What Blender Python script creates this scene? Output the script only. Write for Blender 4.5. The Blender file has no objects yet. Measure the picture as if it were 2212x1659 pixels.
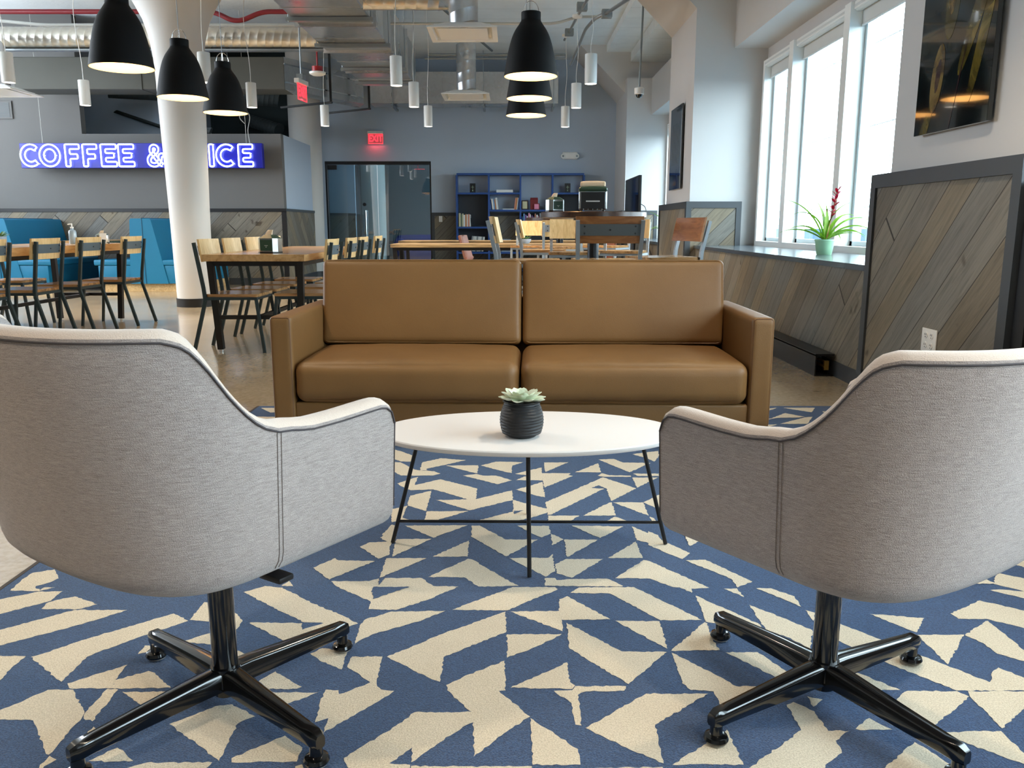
import bpy, bmesh, math, random
from math import pi, sin, cos, tan, radians, sqrt, atan2
from mathutils import Vector, Matrix
from mathutils.geometry import tessellate_polygon

S = bpy.context.scene
COL = S.collection

# ------------------------------------------------------------------ camera
cam_d = bpy.data.cameras.new('camera')
cam = bpy.data.objects.new('camera', cam_d)
COL.objects.link(cam)
cam_d.sensor_width = 36.0
cam_d.lens = 36.0 * 1790.0 / 2212.0
cam_d.clip_start = 0.05
cam_d.clip_end = 3000
cam.location = (0, 0, 0.96)
cam.rotation_euler = (pi / 2 - math.atan(341 / 1790.0), 0, 0)
S.camera = cam

# ------------------------------------------------------------------ world, exposure
W = bpy.data.worlds.new('daylight'); S.world = W
W.use_nodes = True
bgn = W.node_tree.nodes['Background']
bgn.inputs[0].default_value = (0.80, 0.90, 1.0, 1)
bgn.inputs[1].default_value = 15.5
S.view_settings.view_transform = 'Standard'
S.view_settings.look = 'None'
S.view_settings.gamma = 1.0
S.view_settings.use_curve_mapping = False
S.view_settings.exposure = 0.0
S.cycles.use_denoising = True
S.cycles.max_bounces = 10
S.cycles.diffuse_bounces = 8
S.cycles.glossy_bounces = 4
S.cycles.transparent_max_bounces = 12
S.cycles.sample_clamp_indirect = 6.0
S.cycles.caustics_reflective = False
S.cycles.caustics_refractive = False

def lamp(name, kind, loc, energy, color=(1, 1, 1), rot=(0, 0, 0), **kw):
    d = bpy.data.lights.new(name, kind)
    d.energy = energy; d.color = color
    for k, v in kw.items(): setattr(d, k, v)
    o = bpy.data.objects.new(name, d); COL.objects.link(o)
    o.location = loc; o.rotation_euler = rot
    return o
# daylight portals, one per window bay (they only guide the sky light in)
for (y0, y1) in ((-2.0, 3.3), (4.9, 9.9), (12.0, 15.9)):
    p = lamp('window_portal', 'AREA', (2.93, (y0 + y1) / 2, 1.8), 1.0, shape='RECTANGLE', size=2.2, size_y=y1 - y0)
    p.rotation_euler = (0, pi / 2, 0)
    p.data.cycles.is_portal = True

p = lamp('window_portal', 'AREA', (-9.95, 9.7, 2.75), 1.0, shape='RECTANGLE', size=2.5, size_y=7.4)  # portal for the window band added in the left wall
p.rotation_euler = (0, -pi / 2, 0); p.data.cycles.is_portal = True

# ------------------------------------------------------------------ object helpers
def link(o):
    COL.objects.link(o); return o

def empty(name, loc=(0, 0, 0), rz=0.0, parent=None):
    o = bpy.data.objects.new(name, None); link(o)
    o.location = loc; o.rotation_euler = (0, 0, rz); o.empty_display_size = 0.1
    if parent: o.parent = parent
    return o

def tag(o, label=None, cat=None, group=None, kind=None):
    if label: o['label'] = label
    if cat: o['category'] = cat
    if group: o['group'] = group
    if kind: o['kind'] = kind
    return o

def thing(name, label, cat, loc=(0, 0, 0), rz=0.0, group=None):
    return tag(empty(name, loc, rz), label, cat, group)

def kids(o): return [c for c in bpy.data.objects if c.parent == o]

def copy_tree(o, parent=None):
    c = o.copy(); link(c); c.parent = parent
    for ch in kids(o):
        if ch is not c: copy_tree(ch, c)
    return c

def fin(bm, name, mats, parent=None, smooth=True, angle=35, rec=True):
    if rec: bmesh.ops.recalc_face_normals(bm, faces=bm.faces[:])
    me = bpy.data.meshes.new(name)
    bm.to_mesh(me); bm.free()
    if not isinstance(mats, (list, tuple)): mats = [mats]
    for m in mats: me.materials.append(m)
    if smooth and len(me.polygons):
        me.polygons.foreach_set('use_smooth', [True] * len(me.polygons))
        me.set_sharp_from_angle(angle=radians(angle))
    o = bpy.data.objects.new(name, me); link(o)
    if parent: o.parent = parent
    return o

def struct(o, label=None):
    o['kind'] = 'structure'
    if label: o['label'] = label
    return o

class B:
    """bmesh collector: several shapes joined in one mesh"""
    def __init__(s): s.bm = bmesh.new(); s.mi = 0
    def mat(s, i): s.mi = i; return s
    def _set(s, fs):
        for f in fs: f.material_index = s.mi
    def box(s, x0, y0, z0, x1, y1, z1, bev=0.0, seg=2, M=None):
        bm = s.bm
        vs = [bm.verts.new((x, y, z)) for z in (z0, z1) for y in (y0, y1) for x in (x0, x1)]
        fs = [bm.faces.new([vs[i] for i in q]) for q in ((0, 2, 3, 1), (4, 5, 7, 6), (0, 1, 5, 4), (2, 6, 7, 3), (0, 4, 6, 2), (1, 3, 7, 5))]
        s._set(fs)
        if bev > 0:
            es = set(e for f in fs for e in f.edges)
            r = bmesh.ops.bevel(bm, geom=list(es), offset=bev, segments=seg, affect='EDGES', profile=0.6)
            s._set(r['faces'])
            allv = set(v for f in r['faces'] for v in f.verts) | set(v for v in vs if v.is_valid)
            for f in fs:
                if f.is_valid: allv |= set(f.verts)
            vs = list(allv)
        if M is not None:
            for v in vs: v.co = M @ v.co
        return s
    def cbox(s, c, sx, sy, sz, rz=0, bev=0, seg=2, M=None):
        MM = Matrix.Translation(c) @ Matrix.Rotation(rz, 4, 'Z') if M is None else Matrix.Translation(c) @ M
        return s.box(-sx / 2, -sy / 2, -sz / 2, sx / 2, sy / 2, sz / 2, bev, seg, MM)
    def loft(s, rings, cap=True, closed=True):
        bm = s.bm; V = [[bm.verts.new(p) for p in r] for r in rings]
        n = len(V[0])
        fs = []
        for a, b in zip(V, V[1:]):
            for i in range(n if closed else n - 1):
                j = (i + 1) % n
                try: fs.append(bm.faces.new((a[i], a[j], b[j], b[i])))
                except ValueError: pass
        if cap:
            for r in (V[0][::-1], V[-1]):
                if closed and len(r) > 2:
                    try: fs.append(bm.faces.new(r))
                    except ValueError: pass
        s._set(fs); return V
    def bar(s, p0, p1, w, h=None, up=(0, 0, 1), bev=0.0):
        """rectangular bar from p0 to p1"""
        h = h or w; p0 = Vector(p0); p1 = Vector(p1); d = p1 - p0; L = d.length; z = d / L
        u = Vector(up)
        if abs(z.dot(u)) > 0.98: u = Vector((0, 1, 0))
        x = u.cross(z).normalized(); y = z.cross(x)
        M = Matrix(((x.x, y.x, z.x, p0.x), (x.y, y.y, z.y, p0.y), (x.z, y.z, z.z, p0.z), (0, 0, 0, 1)))
        return s.box(-w / 2, -h / 2, 0, w / 2, h / 2, L, bev, 2, M)
    def cyl(s, p0, p1, r0, r1=None, n=16, cap=True):
        r1 = r0 if r1 is None else r1
        p0 = Vector(p0); p1 = Vector(p1); z = (p1 - p0).normalized()
        u = Vector((0, 0, 1)) if abs(z.z) < 0.95 else Vector((1, 0, 0))
        x = u.cross(z).normalized(); y = z.cross(x)
        rs = [[p + (x * cos(2 * pi * i / n) + y * sin(2 * pi * i / n)) * r for i in range(n)] for p, r in ((p0, r0), (p1, r1))]
        s.loft(rs, cap); return s
    def tube(s, pts, r, n=8, closed=False, cap=True):
        P = [Vector(p) for p in pts]; m = len(P); rings = []; prev = None
        for i in range(m):
            if closed: t = P[(i + 1) % m] - P[i - 1]
            else: t = P[min(i + 1, m - 1)] - P[max(i - 1, 0)]
            t.normalize()
            if prev is None:
                u = Vector((0, 0, 1)) if abs(t.z) < 0.9 else Vector((0, 1, 0))
                x = (u - t * u.dot(t)).normalized()
            else:
                x = (prev - t * prev.dot(t))
                x = x.normalized() if x.length > 1e-6 else prev
            prev = x; y = t.cross(x)
            rr = r[i] if isinstance(r, (list, tuple)) else r
            rings.append([P[i] + (x * cos(2 * pi * k / n) + y * sin(2 * pi * k / n)) * rr for k in range(n)])
        if closed: rings.append(rings[0])
        s.loft(rings, cap and not closed); return s
    def lathe(s, prof, n=32, c=(0, 0, 0), cap=False):
        rings = [[Vector((c[0] + r * cos(2 * pi * i / n), c[1] + r * sin(2 * pi * i / n), c[2] + z)) for i in range(n)] for r, z in prof]
        s.loft(rings, cap); return s
    def prism(s, poly, z0, z1, M=None):
        r0 = [Vector((x, y, z0)) for x, y in poly]; r1 = [Vector((x, y, z1)) for x, y in poly]
        if M is not None: r0 = [M @ v for v in r0]; r1 = [M @ v for v in r1]
        bm = s.bm; a = [bm.verts.new(v) for v in r0]; b = [bm.verts.new(v) for v in r1]; n = len(a); fs = []
        for i in range(n): fs.append(bm.faces.new((a[i], a[(i + 1) % n], b[(i + 1) % n], b[i])))
        for ring, zz in ((a, r0), (b, r1)):
            for t in tessellate_polygon([[Vector((p[0], p[1], 0)) for p in poly]]):
                try: fs.append(bm.faces.new([ring[k] for k in t]))
                except ValueError: pass
        s._set(fs); return s
    def flat(s, poly3):
        f = s.bm.faces.new([s.bm.verts.new(p) for p in poly3]); s._set([f]); return s
    def done(s, name, mats, parent=None, smooth=True, angle=35, rec=True):
        return fin(s.bm, name, mats, parent, smooth, angle, rec)

def YZ(M=None):  # prism axes: (x,y)->(y,z), extruded along x
    return Matrix(((0, 0, 1, 0), (1, 0, 0, 0), (0, 1, 0, 0), (0, 0, 0, 1)))
def XZ():        # prism axes: (x,y)->(x,z), extruded along y
    return Matrix(((1, 0, 0, 0), (0, 0, 1, 0), (0, 1, 0, 0), (0, 0, 0, 1)))

def smooth_path(pts, n=6, closed=False):
    P = [Vector(p) for p in pts]; out = []; m = len(P)
    rng = range(m if closed else m - 1)
    for i in rng:
        p0 = P[(i - 1) % m] if closed or i > 0 else P[0]
        p1 = P[i]; p2 = P[(i + 1) % m]
        p3 = P[(i + 2) % m] if closed or i + 2 < m else P[-1]
        for k in range(n):
            t = k / n
            out.append(0.5 * ((2 * p1) + (p2 - p0) * t + (2 * p0 - 5 * p1 + 4 * p2 - p3) * t * t + (3 * p1 - p0 - 3 * p2 + p3) * t ** 3))
    if not closed: out.append(P[-1])
    return out

def round_poly(pts, r, n=4, closed=True):
    """round the corners of a 2D/3D polyline"""
    P = [Vector(p) for p in pts]; m = len(P); out = []
    for i in range(m):
        if not closed and i in (0, m - 1): out.append(P[i]); continue
        a = P[i - 1]; b = P[i]; c = P[(i + 1) % m]
        d1 = (a - b); d2 = (c - b); l = min(r, d1.length * .48, d2.length * .48)
        q1 = b + d1.normalized() * l; q2 = b + d2.normalized() * l
        for k in range(n + 1):
            t = k / n
            out.append(q1 * (1 - t) ** 2 + b * 2 * t * (1 - t) + q2 * t * t)
    return out

def text_obj(s, size, mat, name, parent=None, M=None, ext=0.002, bold=0.0, align='CENTER'):
    cu = bpy.data.curves.new('tmp_text', 'FONT')
    cu.body = s; cu.size = size; cu.extrude = ext; cu.align_x = align; cu.align_y = 'CENTER'; cu.offset = bold; cu.resolution_u = 3
    to = bpy.data.objects.new('tmp_text', cu); link(to)
    dg = bpy.context.evaluated_depsgraph_get()
    me = bpy.data.meshes.new_from_object(to.evaluated_get(dg))
    bpy.data.objects.remove(to); bpy.data.curves.remove(cu)
    me.name = name
    if M is not None: me.transform(M)
    me.materials.clear(); me.materials.append(mat)
    o = bpy.data.objects.new(name, me); link(o)
    if parent: o.parent = parent
    return o

# ------------------------------------------------------------------ material helpers
def srgb(r, g, b):
    f = lambda c: (c / 255 / 12.92) if c / 255 <= 0.04045 else ((c / 255 + 0.055) / 1.055) ** 2.4
    return (f(r), f(g), f(b), 1)

class N:
    def __init__(s, name):
        s.m = bpy.data.materials.new(name); s.m.use_nodes = True
        s.t = s.m.node_tree; s.b = s.t.nodes['Principled BSDF']; s.o = s.t.nodes['Material Output']
    def n(s, ty, **kw):
        x = s.t.nodes.new(ty)
        for k, v in kw.items():
            if k.startswith('i_'):
                kk = k[2:]; kk = int(kk) if kk.isdigit() else kk.replace('_', ' ')
                s.put(x.inputs[kk], v)
            else: setattr(x, k, v)
        return x
    def put(s, inp, v):
        if isinstance(v, bpy.types.NodeSocket): s.t.links.new(v, inp)
        elif isinstance(v, bpy.types.Node): s.t.links.new(v.outputs[0], inp)
        else: inp.default_value = v
    def math(s, op, a, b=0.0, c=None):
        x = s.n('ShaderNodeMath', operation=op); s.put(x.inputs[0], a); s.put(x.inputs[1], b)
        if c is not None: s.put(x.inputs[2], c)
        return x.outputs[0]
    def mix(s, f, a, b, blend='MIX'):
        x = s.n('ShaderNodeMix', data_type='RGBA', blend_type=blend)
        s.put(x.inputs[0], f); s.put(x.inputs[6], a); s.put(x.inputs[7], b); return x.outputs[2]
    def ramp(s, f, stops):
        x = s.n('ShaderNodeValToRGB'); s.put(x.inputs[0], f); e = x.color_ramp.elements
        while len(e) < len(stops): e.new(0.5)
        for q, (p, c) in zip(e, stops): q.position = p; q.color = c if len(c) == 4 else (*c, 1)
        return x.outputs[0]
    def noise(s, scale, vec=None, detail=4, rough=0.5, dist=0.0):
        x = s.n('ShaderNodeTexNoise'); x.inputs['Scale'].default_value = scale; x.inputs['Detail'].default_value = detail
        x.inputs['Roughness'].default_value = rough; x.inputs['Distortion'].default_value = dist
        if vec is not None: s.put(x.inputs['Vector'], vec)
        return x
    def coord(s, which='Object'):
        return s.n('ShaderNodeTexCoord').outputs[which]
    def mapping(s, vec, scale=(1, 1, 1), rot=(0, 0, 0), loc=(0, 0, 0)):
        x = s.n('ShaderNodeMapping'); s.put(x.inputs[0], vec)
        x.inputs['Scale'].default_value = scale; x.inputs['Rotation'].default_value = rot; x.inputs['Location'].default_value = loc
        return x.outputs[0]
    def bump(s, h, strength=0.2, dist=0.01):
        x = s.n('ShaderNodeBump'); x.inputs['Strength'].default_value = strength; x.inputs['Distance'].default_value = dist
        s.put(x.inputs['Height'], h); s.t.links.new(x.outputs[0], s.b.inputs['Normal']); return x
    def set(s, **kw):
        al = dict(col='Base Color', rough='Roughness', metal='Metallic', spec='Specular IOR Level', coat='Coat Weight', coatr='Coat Roughness',
                  trans='Transmission Weight', ior='IOR', emi='Emission Color', emis='Emission Strength', sheen='Sheen Weight', sss='Subsurface Weight', alpha='Alpha')
        for k, v in kw.items(): s.put(s.b.inputs[al[k]], v)
        return s

def plain(name, col, rough=0.5, metal=0.0, var=0.06, scale=6.0, bump=0.0, bscale=60.0, **kw):
    q = N(name); nz = q.noise(scale, q.coord(), 3)
    c = q.mix(q.math('MULTIPLY', nz.outputs[0], 1.0), tuple(v * (1 - var) for v in col[:3]) + (1,), tuple(min(1, v * (1 + var)) for v in col[:3]) + (1,))
    q.set(col=c, rough=rough, metal=metal, **kw)
    if bump > 0: q.bump(q.noise(bscale, q.coord(), 3).outputs[0], bump, 0.002)
    return q.m

def emit(name, col, strength):
    q = N(name); q.set(col=(0, 0, 0, 1), emi=col, emis=strength, rough=0.6); return q.m

M = {}
# ------------------------------------------------------------------ materials
def mk_planks(name, plane, width=0.175, tones=None, flip=1, length=4.2, dark=1.0):
    q = N(name); sp = q.n('ShaderNodeSeparateXYZ'); q.put(sp.inputs[0], q.coord())
    v = sp.outputs[2]
    u = q.math('MULTIPLY', sp.outputs[1], -1.0) if plane == 'YZ' else sp.outputs[0]
    if flip < 0: u = q.math('MULTIPLY', u, -1.0)
    a = q.math('MULTIPLY', q.math('ADD', u, v), 0.70711)
    c = q.math('MULTIPLY', q.math('SUBTRACT', v, u), 0.70711)
    cc = q.math('DIVIDE', c, width); row = q.math('FLOOR', cc)
    wn = q.n('ShaderNodeTexWhiteNoise', noise_dimensions='1D'); q.put(wn.inputs['W'], row)
    al = q.math('ADD', q.math('DIVIDE', a, length), q.math('MULTIPLY', wn.outputs[0], 7.3)); seg = q.math('FLOOR', al)
    cb = q.n('ShaderNodeCombineXYZ'); q.put(cb.inputs[0], row); q.put(cb.inputs[1], seg)
    w2 = q.n('ShaderNodeTexWhiteNoise', noise_dimensions='2D'); q.put(w2.inputs['Vector'], cb.outputs[0])
    tones = tones or [(0, srgb(106, 98, 86)), (0.3, srgb(120, 113, 101)), (0.55, srgb(112, 111, 106)), (0.8, srgb(136, 125, 105)), (1, srgb(114, 104, 88))]
    base = q.ramp(w2.outputs[0], tones)
    g = q.n('ShaderNodeCombineXYZ'); q.put(g.inputs[0], q.math('MULTIPLY', a, 1.6)); q.put(g.inputs[1], q.math('MULTIPLY', c, 26.0)); q.put(g.inputs[2], q.math('MULTIPLY', w2.outputs[0], 31.0))
    gn = q.noise(1.8, g.outputs[0], 6, 0.62, 1.1)
    grain = q.ramp(gn.outputs[0], [(0.30, (0.62, 0.62, 0.62)), (0.5, (0.95, 0.95, 0.95)), (0.72, (1.18, 1.18, 1.18))])
    col = q.mix(1.0, base, grain, 'MULTIPLY')
    kn = q.noise(5.5, q.coord(), 2, 0.5); kr = q.ramp(kn.outputs[0], [(0.70, (1, 1, 1)), (0.76, (0.35, 0.3, 0.25))])
    col = q.mix(1.0, col, kr, 'MULTIPLY')
    fr = q.math('FRACT', cc); fa = q.math('FRACT', al)
    e1 = q.math('LESS_THAN', q.math('MINIMUM', fr, q.math('SUBTRACT', 1.0, fr)), 0.014)
    e2 = q.math('LESS_THAN', q.math('MINIMUM', fa, q.math('SUBTRACT', 1.0, fa)), 0.0016)
    gap = q.math('MAXIMUM', e1, e2)
    col = q.mix(gap, col, srgb(46, 40, 32))
    if dark != 1.0: col = q.mix(1.0, col, (dark, dark, dark, 1), 'MULTIPLY')
    q.set(col=col, rough=0.55, spec=0.3)
    q.bump(q.math('SUBTRACT', gn.outputs[0], q.math('MULTIPLY', gap, 1.0)), 0.25, 0.004)
    return q.m
M['plank_yz'] = mk_planks('barn wood YZ', 'YZ')
M['plank_xz'] = mk_planks('barn wood XZ', 'XZ')

def mk_floor():
    q = N('polished concrete'); co = q.coord()
    n1 = q.noise(0.55, co, 5, 0.6, 0.8); n2 = q.noise(3.2, co, 8, 0.7, 0.5); n3 = q.noise(38, co, 4, 0.6)
    c = q.ramp(n1.outputs[0], [(0.3, srgb(150, 130, 100)), (0.5, srgb(164, 142, 110)), (0.7, srgb(142, 126, 102))])
    c = q.mix(0.32, c, q.ramp(n2.outputs[0], [(0.32, srgb(122, 108, 88)), (0.5, srgb(172, 156, 130)), (0.7, srgb(186, 172, 148))]))
    n4 = q.noise(1.3, co, 9, 0.75, 1.6); pit = q.ramp(n4.outputs[0], [(0.66, (1, 1, 1)), (0.70, (0.55, 0.5, 0.42))])
    c = q.mix(1.0, c, pit, 'MULTIPLY')
    c = q.mix(0.12, c, q.ramp(n3.outputs[0], [(0.4, (0.25, 0.22, 0.18)), (0.6, (0.8, 0.75, 0.66))]))
    q.set(col=c, rough=q.math('ADD', q.math('MULTIPLY', n2.outputs[0], 0.14), 0.07), spec=0.5, coat=0.25, coatr=0.14)
    q.bump(n2.outputs[0], 0.06, 0.01); return q.m
M['floor'] = mk_floor()

def mk_pile(name, col, col2):
    q = N(name); co = q.coord(); n1 = q.noise(300, co, 3, 0.75); n2 = q.noise(14, co, 3)
    c = q.ramp(n1.outputs[0], [(0.36, col), (0.64, col2)]); c = q.mix(q.math('MULTIPLY', n2.outputs[0], 0.22), c, tuple(v * 0.62 for v in col[:3]) + (1,))
    q.set(col=c, rough=0.95, spec=0.1, sheen=0.25); q.bump(n1.outputs[0], 0.9, 0.004); return q.m
M['rug_blue'] = mk_pile('blue pile', srgb(22, 50, 86), srgb(58, 92, 136))
M['rug_cream'] = mk_pile('cream pile', srgb(204, 188, 160), srgb(244, 230, 206))
M['rug_edge'] = plain('rug binding', srgb(58, 48, 38), 0.8)

def mk_fabric():
    q = N('woven grey upholstery'); co = q.coord('Object')
    mp = q.mapping(co, (60, 60, 900)); n1 = q.noise(1.0, mp, 3, 0.6)
    v = q.n('ShaderNodeTexVoronoi'); v.inputs['Scale'].default_value = 620; q.put(v.inputs['Vector'], co)
    mp2 = q.mapping(co, (9, 9, 170)); n2 = q.noise(1.0, mp2, 4, 0.6)
    c = q.ramp(n1.outputs[0], [(0.34, srgb(128, 117, 112)), (0.5, srgb(164, 151, 146)), (0.68, srgb(190, 178, 172))])
    c = q.mix(0.4, c, q.ramp(v.outputs['Distance'], [(0.1, srgb(184, 174, 168)), (0.55, srgb(132, 123, 119))]))
    c = q.mix(q.math('MULTIPLY', n2.outputs[0], 0.35), c, srgb(150, 141, 138))
    q.set(col=c, rough=0.9, spec=0.15, sheen=0.35)
    q.bump(q.math('ADD', v.outputs['Distance'], n1.outputs[0]), 0.5, 0.0015); return q.m
M['fabric'] = mk_fabric()
M['fabric_lamplit'] = plain('lamplit edge upholstery', srgb(206, 188, 174), 0.9, 0, 0.1, 300, 0.5, 500, sheen=0.3)  # lamplight on the chair tops put into the colour

def mk_leather():
    q = N('tan leather'); co = q.coord()
    n1 = q.noise(2.2, co, 3, 0.5); v = q.n('ShaderNodeTexVoronoi'); v.inputs['Scale'].default_value = 330; q.put(v.inputs['Vector'], co)
    c = q.ramp(n1.outputs[0], [(0.3, srgb(112, 79, 43)), (0.7, srgb(127, 91, 51))])
    q.set(col=c, rough=0.5, spec=0.35, coat=0.05, coatr=0.4)
    n2 = q.noise(5.0, co, 3, 0.55, 0.6)
    q.bump(q.math('ADD', q.math('MULTIPLY', v.outputs['Distance'], 0.12), q.math('MULTIPLY', n2.outputs[0], 0.9)), 0.32, 0.006); return q.m
M['leather'] = mk_leather()
M['leather_dark'] = plain('leather seam', srgb(92, 56, 28), 0.6)

def mk_galv(name='galvanised steel', tint=(1, 1, 1)):
    q = N(name); co = q.coord(); v = q.n('ShaderNodeTexVoronoi'); v.inputs['Scale'].default_value = 26; q.put(v.inputs['Vector'], co)
    n = q.noise(1.1, co, 2)
    c = q.mix(0.07, q.ramp(n.outputs[0], [(0.3, srgb(182, 190, 194)), (0.7, srgb(214, 220, 224))]), v.outputs['Color'])
    hs = q.n('ShaderNodeHueSaturation'); hs.inputs['Saturation'].default_value = 0.15; q.put(hs.inputs['Color'], c)
    c = q.mix(1.0, hs.outputs[0], (*tint, 1), 'MULTIPLY')
    q.set(col=c, metal=0.92, rough=q.math('ADD', q.math('MULTIPLY', n.outputs[0], 0.18), 0.2)); q.bump(n.outputs[0], 0.08, 0.006); return q.m
M['galv'] = mk_galv()
M['galv_dull'] = plain('dull duct sheet', srgb(86, 86, 80), 0.6, 0.4, 0.08, 3)

def mk_wood(name, c0, c1, scale=(2, 26, 26), rough=0.45, axis=0):
    q = N(name); co = q.coord(); mp = q.mapping(co, scale); n1 = q.noise(1.2, mp, 6, 0.6, 1.2)
    b = q.noise(0.9, q.mapping(co, (0.3 * scale[0], 0.4 * scale[1], 0.4 * scale[2])), 2)
    c = q.ramp(n1.outputs[0], [(0.3, c0), (0.62, c1)]); c = q.mix(q.math('MULTIPLY', b.outputs[0], 0.3), c, tuple(v * .7 for v in c0[:3]) + (1,))
    q.set(col=c, rough=rough, spec=0.4, coat=0.15, coatr=0.25); q.bump(n1.outputs[0], 0.08, 0.003); return q.m
M['maple'] = mk_wood('pale maple', srgb(198, 160, 104), srgb(232, 200, 146), (26, 26, 3))
M['maple_h'] = mk_wood('pale maple flat', srgb(190, 150, 96), srgb(230, 196, 142), (26, 3, 26))
M['oak'] = mk_wood('warm oak edge', srgb(150, 104, 56), srgb(190, 142, 84), (3, 26, 26))
M['brown_wood'] = mk_wood('brown back wood', srgb(132, 82, 46), srgb(172, 116, 70), (3, 26, 26))
M['butcher'] = mk_wood('butcher block strips', srgb(96, 66, 40), srgb(198, 150, 98), (16, 1.5, 16), 0.18)
M['dark_wood'] = mk_wood('dark walnut top', srgb(46, 30, 24), srgb(80, 54, 40), (5, 30, 30), 0.3)
M['reclaimed'] = mk_wood('reclaimed plank', srgb(88, 68, 44), srgb(172, 142, 98), (1.5, 14, 22), 0.6)

M['wall_front'] = plain('grey wall paint warm', srgb(106, 105, 103), 0.85, 0, 0.03, 2, 0.08, 220)
M['wall_back'] = plain('blue grey wall paint', srgb(178, 192, 208), 0.85, 0, 0.03, 2, 0.08, 220)
M['white'] = plain('white plaster', srgb(202, 200, 198), 0.8, 0, 0.02, 3, 0.05, 160)
M['column'] = plain('white column paint', srgb(198, 196, 192), 0.6, 0, 0.03, 2, 0.12, 14)
def mk_ceiling():
    q = N('painted board formed concrete'); co = q.coord(); n1 = q.noise(1.1, co, 5, 0.6); n2 = q.noise(9, co, 5, 0.7, 0.5)
    sp = q.n('ShaderNodeSeparateXYZ'); q.put(sp.inputs[0], co)
    fr = q.math('FRACT', q.math('DIVIDE', sp.outputs[1], 0.62)); ln = q.math('LESS_THAN', fr, 0.014)
    c = q.ramp(n1.outputs[0], [(0.3, srgb(226, 232, 234)), (0.7, srgb(240, 246, 248))])
    c = q.mix(1.0, c, q.ramp(n2.outputs[0], [(0.24, (0.55, 0.55, 0.55)), (0.31, (1, 1, 1))]), 'MULTIPLY')
    c = q.mix(q.math('MULTIPLY', ln, 0.4), c, srgb(120, 120, 118))
    q.set(col=c, rough=0.8); q.bump(n2.outputs[0], 0.3, 0.02); return q.m
M['ceiling'] = mk_ceiling()
M['trim'] = plain('charcoal trim', srgb(58, 62, 66), 0.45, 0, 0.05, 5)
M['black'] = plain('black powder coat', srgb(20, 20, 22), 0.38, 0, 0.05, 10, 0.05, 300)
M['gloss_black'] = plain('gloss black metal', srgb(10, 10, 11), 0.16, 0, 0.05, 10, coat=0.5, coatr=0.08)
M['matte_black'] = plain('matt black lacquer', srgb(7, 7, 8), 0.62, 0, 0.05, 10, 0.08, 260, spec=0.2)
M['steel_blue'] = plain('blue grey steel', srgb(78, 92, 100), 0.45, 0.2, 0.05, 8)
M['steel_dark'] = plain('dark slate steel', srgb(44, 58, 62), 0.4, 0.2, 0.05, 8)
M['steel_grey'] = plain('pale grey steel', srgb(150, 158, 164), 0.4, 0.3, 0.04, 8)
M['table_iron'] = plain('black iron', srgb(26, 24, 24), 0.45, 0.3, 0.06, 8)
M['chrome'] = plain('chrome', (0.8, 0.8, 0.8, 1), 0.12, 1.0, 0.02)
M['laminate'] = plain('cream laminate', srgb(232, 226, 222), 0.32, 0, 0.01, 2)
M['teal'] = plain('teal vinyl', srgb(14, 116, 154), 0.5, 0, 0.06, 3, 0.12, 260)
M['teal_dark'] = plain('teal welt', srgb(10, 74, 104), 0.5)
M['blue_frame'] = plain('cobalt shelf paint', srgb(36, 76, 142), 0.45, 0, 0.04, 6)
M['shelf_back'] = plain('charcoal shelf back', srgb(52, 56, 62), 0.7)
M['white_plastic'] = plain('white plastic', srgb(236, 236, 232), 0.35, 0, 0.01)
M['pipe'] = plain('grey conduit', srgb(150, 156, 158), 0.35, 0.7, 0.05, 6)
M['pipe_white'] = plain('painted pipe', srgb(190, 190, 184), 0.5, 0.1, 0.04, 6)
M['red_pipe'] = plain('red sprinkler pipe', srgb(128, 22, 32), 0.4, 0, 0.05, 6)
M['red_plastic'] = plain('red plastic', srgb(170, 30, 32), 0.35)
M['sign_blue'] = plain('cobalt sign panel', srgb(14, 18, 150), 0.35, 0, 0.05, 4)
M['neon'] = emit('white neon tube', (0.70, 0.84, 1, 1), 6.5)
M['exit_red'] = emit('exit red glow', (1.0, 0.03, 0.05, 1), 2.6)
M['exit_face'] = plain('exit acrylic', srgb(214, 120, 124), 0.2, 0, 0.02, emi=(1, 0.12, 0.15, 1), emis=0.2)
M['bulb'] = emit('warm bulb', (1, 0.70, 0.36, 1), 6.0)
M['led'] = emit('cylinder lamp lens', (1, 0.90, 0.78, 1), 7.0)
M['bell_in'] = plain('cream lamp lining', srgb(250, 222, 166), 0.7, 0, 0.01)
M['paper'] = plain('paper napkin', srgb(226, 200, 168), 0.9)
M['paper_white'] = plain('white paper', srgb(236, 234, 228), 0.85)
M['napkin_green'] = plain('dark green enamel', srgb(34, 62, 48), 0.35)
M['window_frame'] = plain('window aluminium', srgb(196, 208, 212), 0.5, 0.2, 0.02)
M['blind'] = plain('roller blind', srgb(206, 208, 206), 0.8)
M['ceramic_black'] = None
def mk_pot():
    q = N('ribbed black ceramic'); n = q.noise(30, q.coord(), 4, 0.6)
    q.set(col=q.ramp(n.outputs[0], [(0.3, srgb(26, 26, 28)), (0.7, srgb(48, 48, 50))]), rough=0.55, spec=0.4)
    w = q.n('ShaderNodeTexWave', wave_type='BANDS', bands_direction='Z'); w.inputs['Scale'].default_value = 36; w.inputs['Distortion'].default_value = 3.0; w.inputs['Detail'].default_value = 3
    q.put(w.inputs['Vector'], q.mapping(q.coord(), (0.6, 0.6, 1))); q.bump(w.outputs['Fac'], 0.7, 0.004); return q.m
M['ceramic_black'] = mk_pot()
M['ceramic_grey'] = plain('pale blue grey ceramic', srgb(150, 164, 180), 0.4)
M['pot_green'] = plain('pale green plastic pot', srgb(150, 196, 160), 0.45)
M['soil'] = plain('dark soil', srgb(40, 30, 24), 0.95, 0, 0.3, 60)
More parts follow.
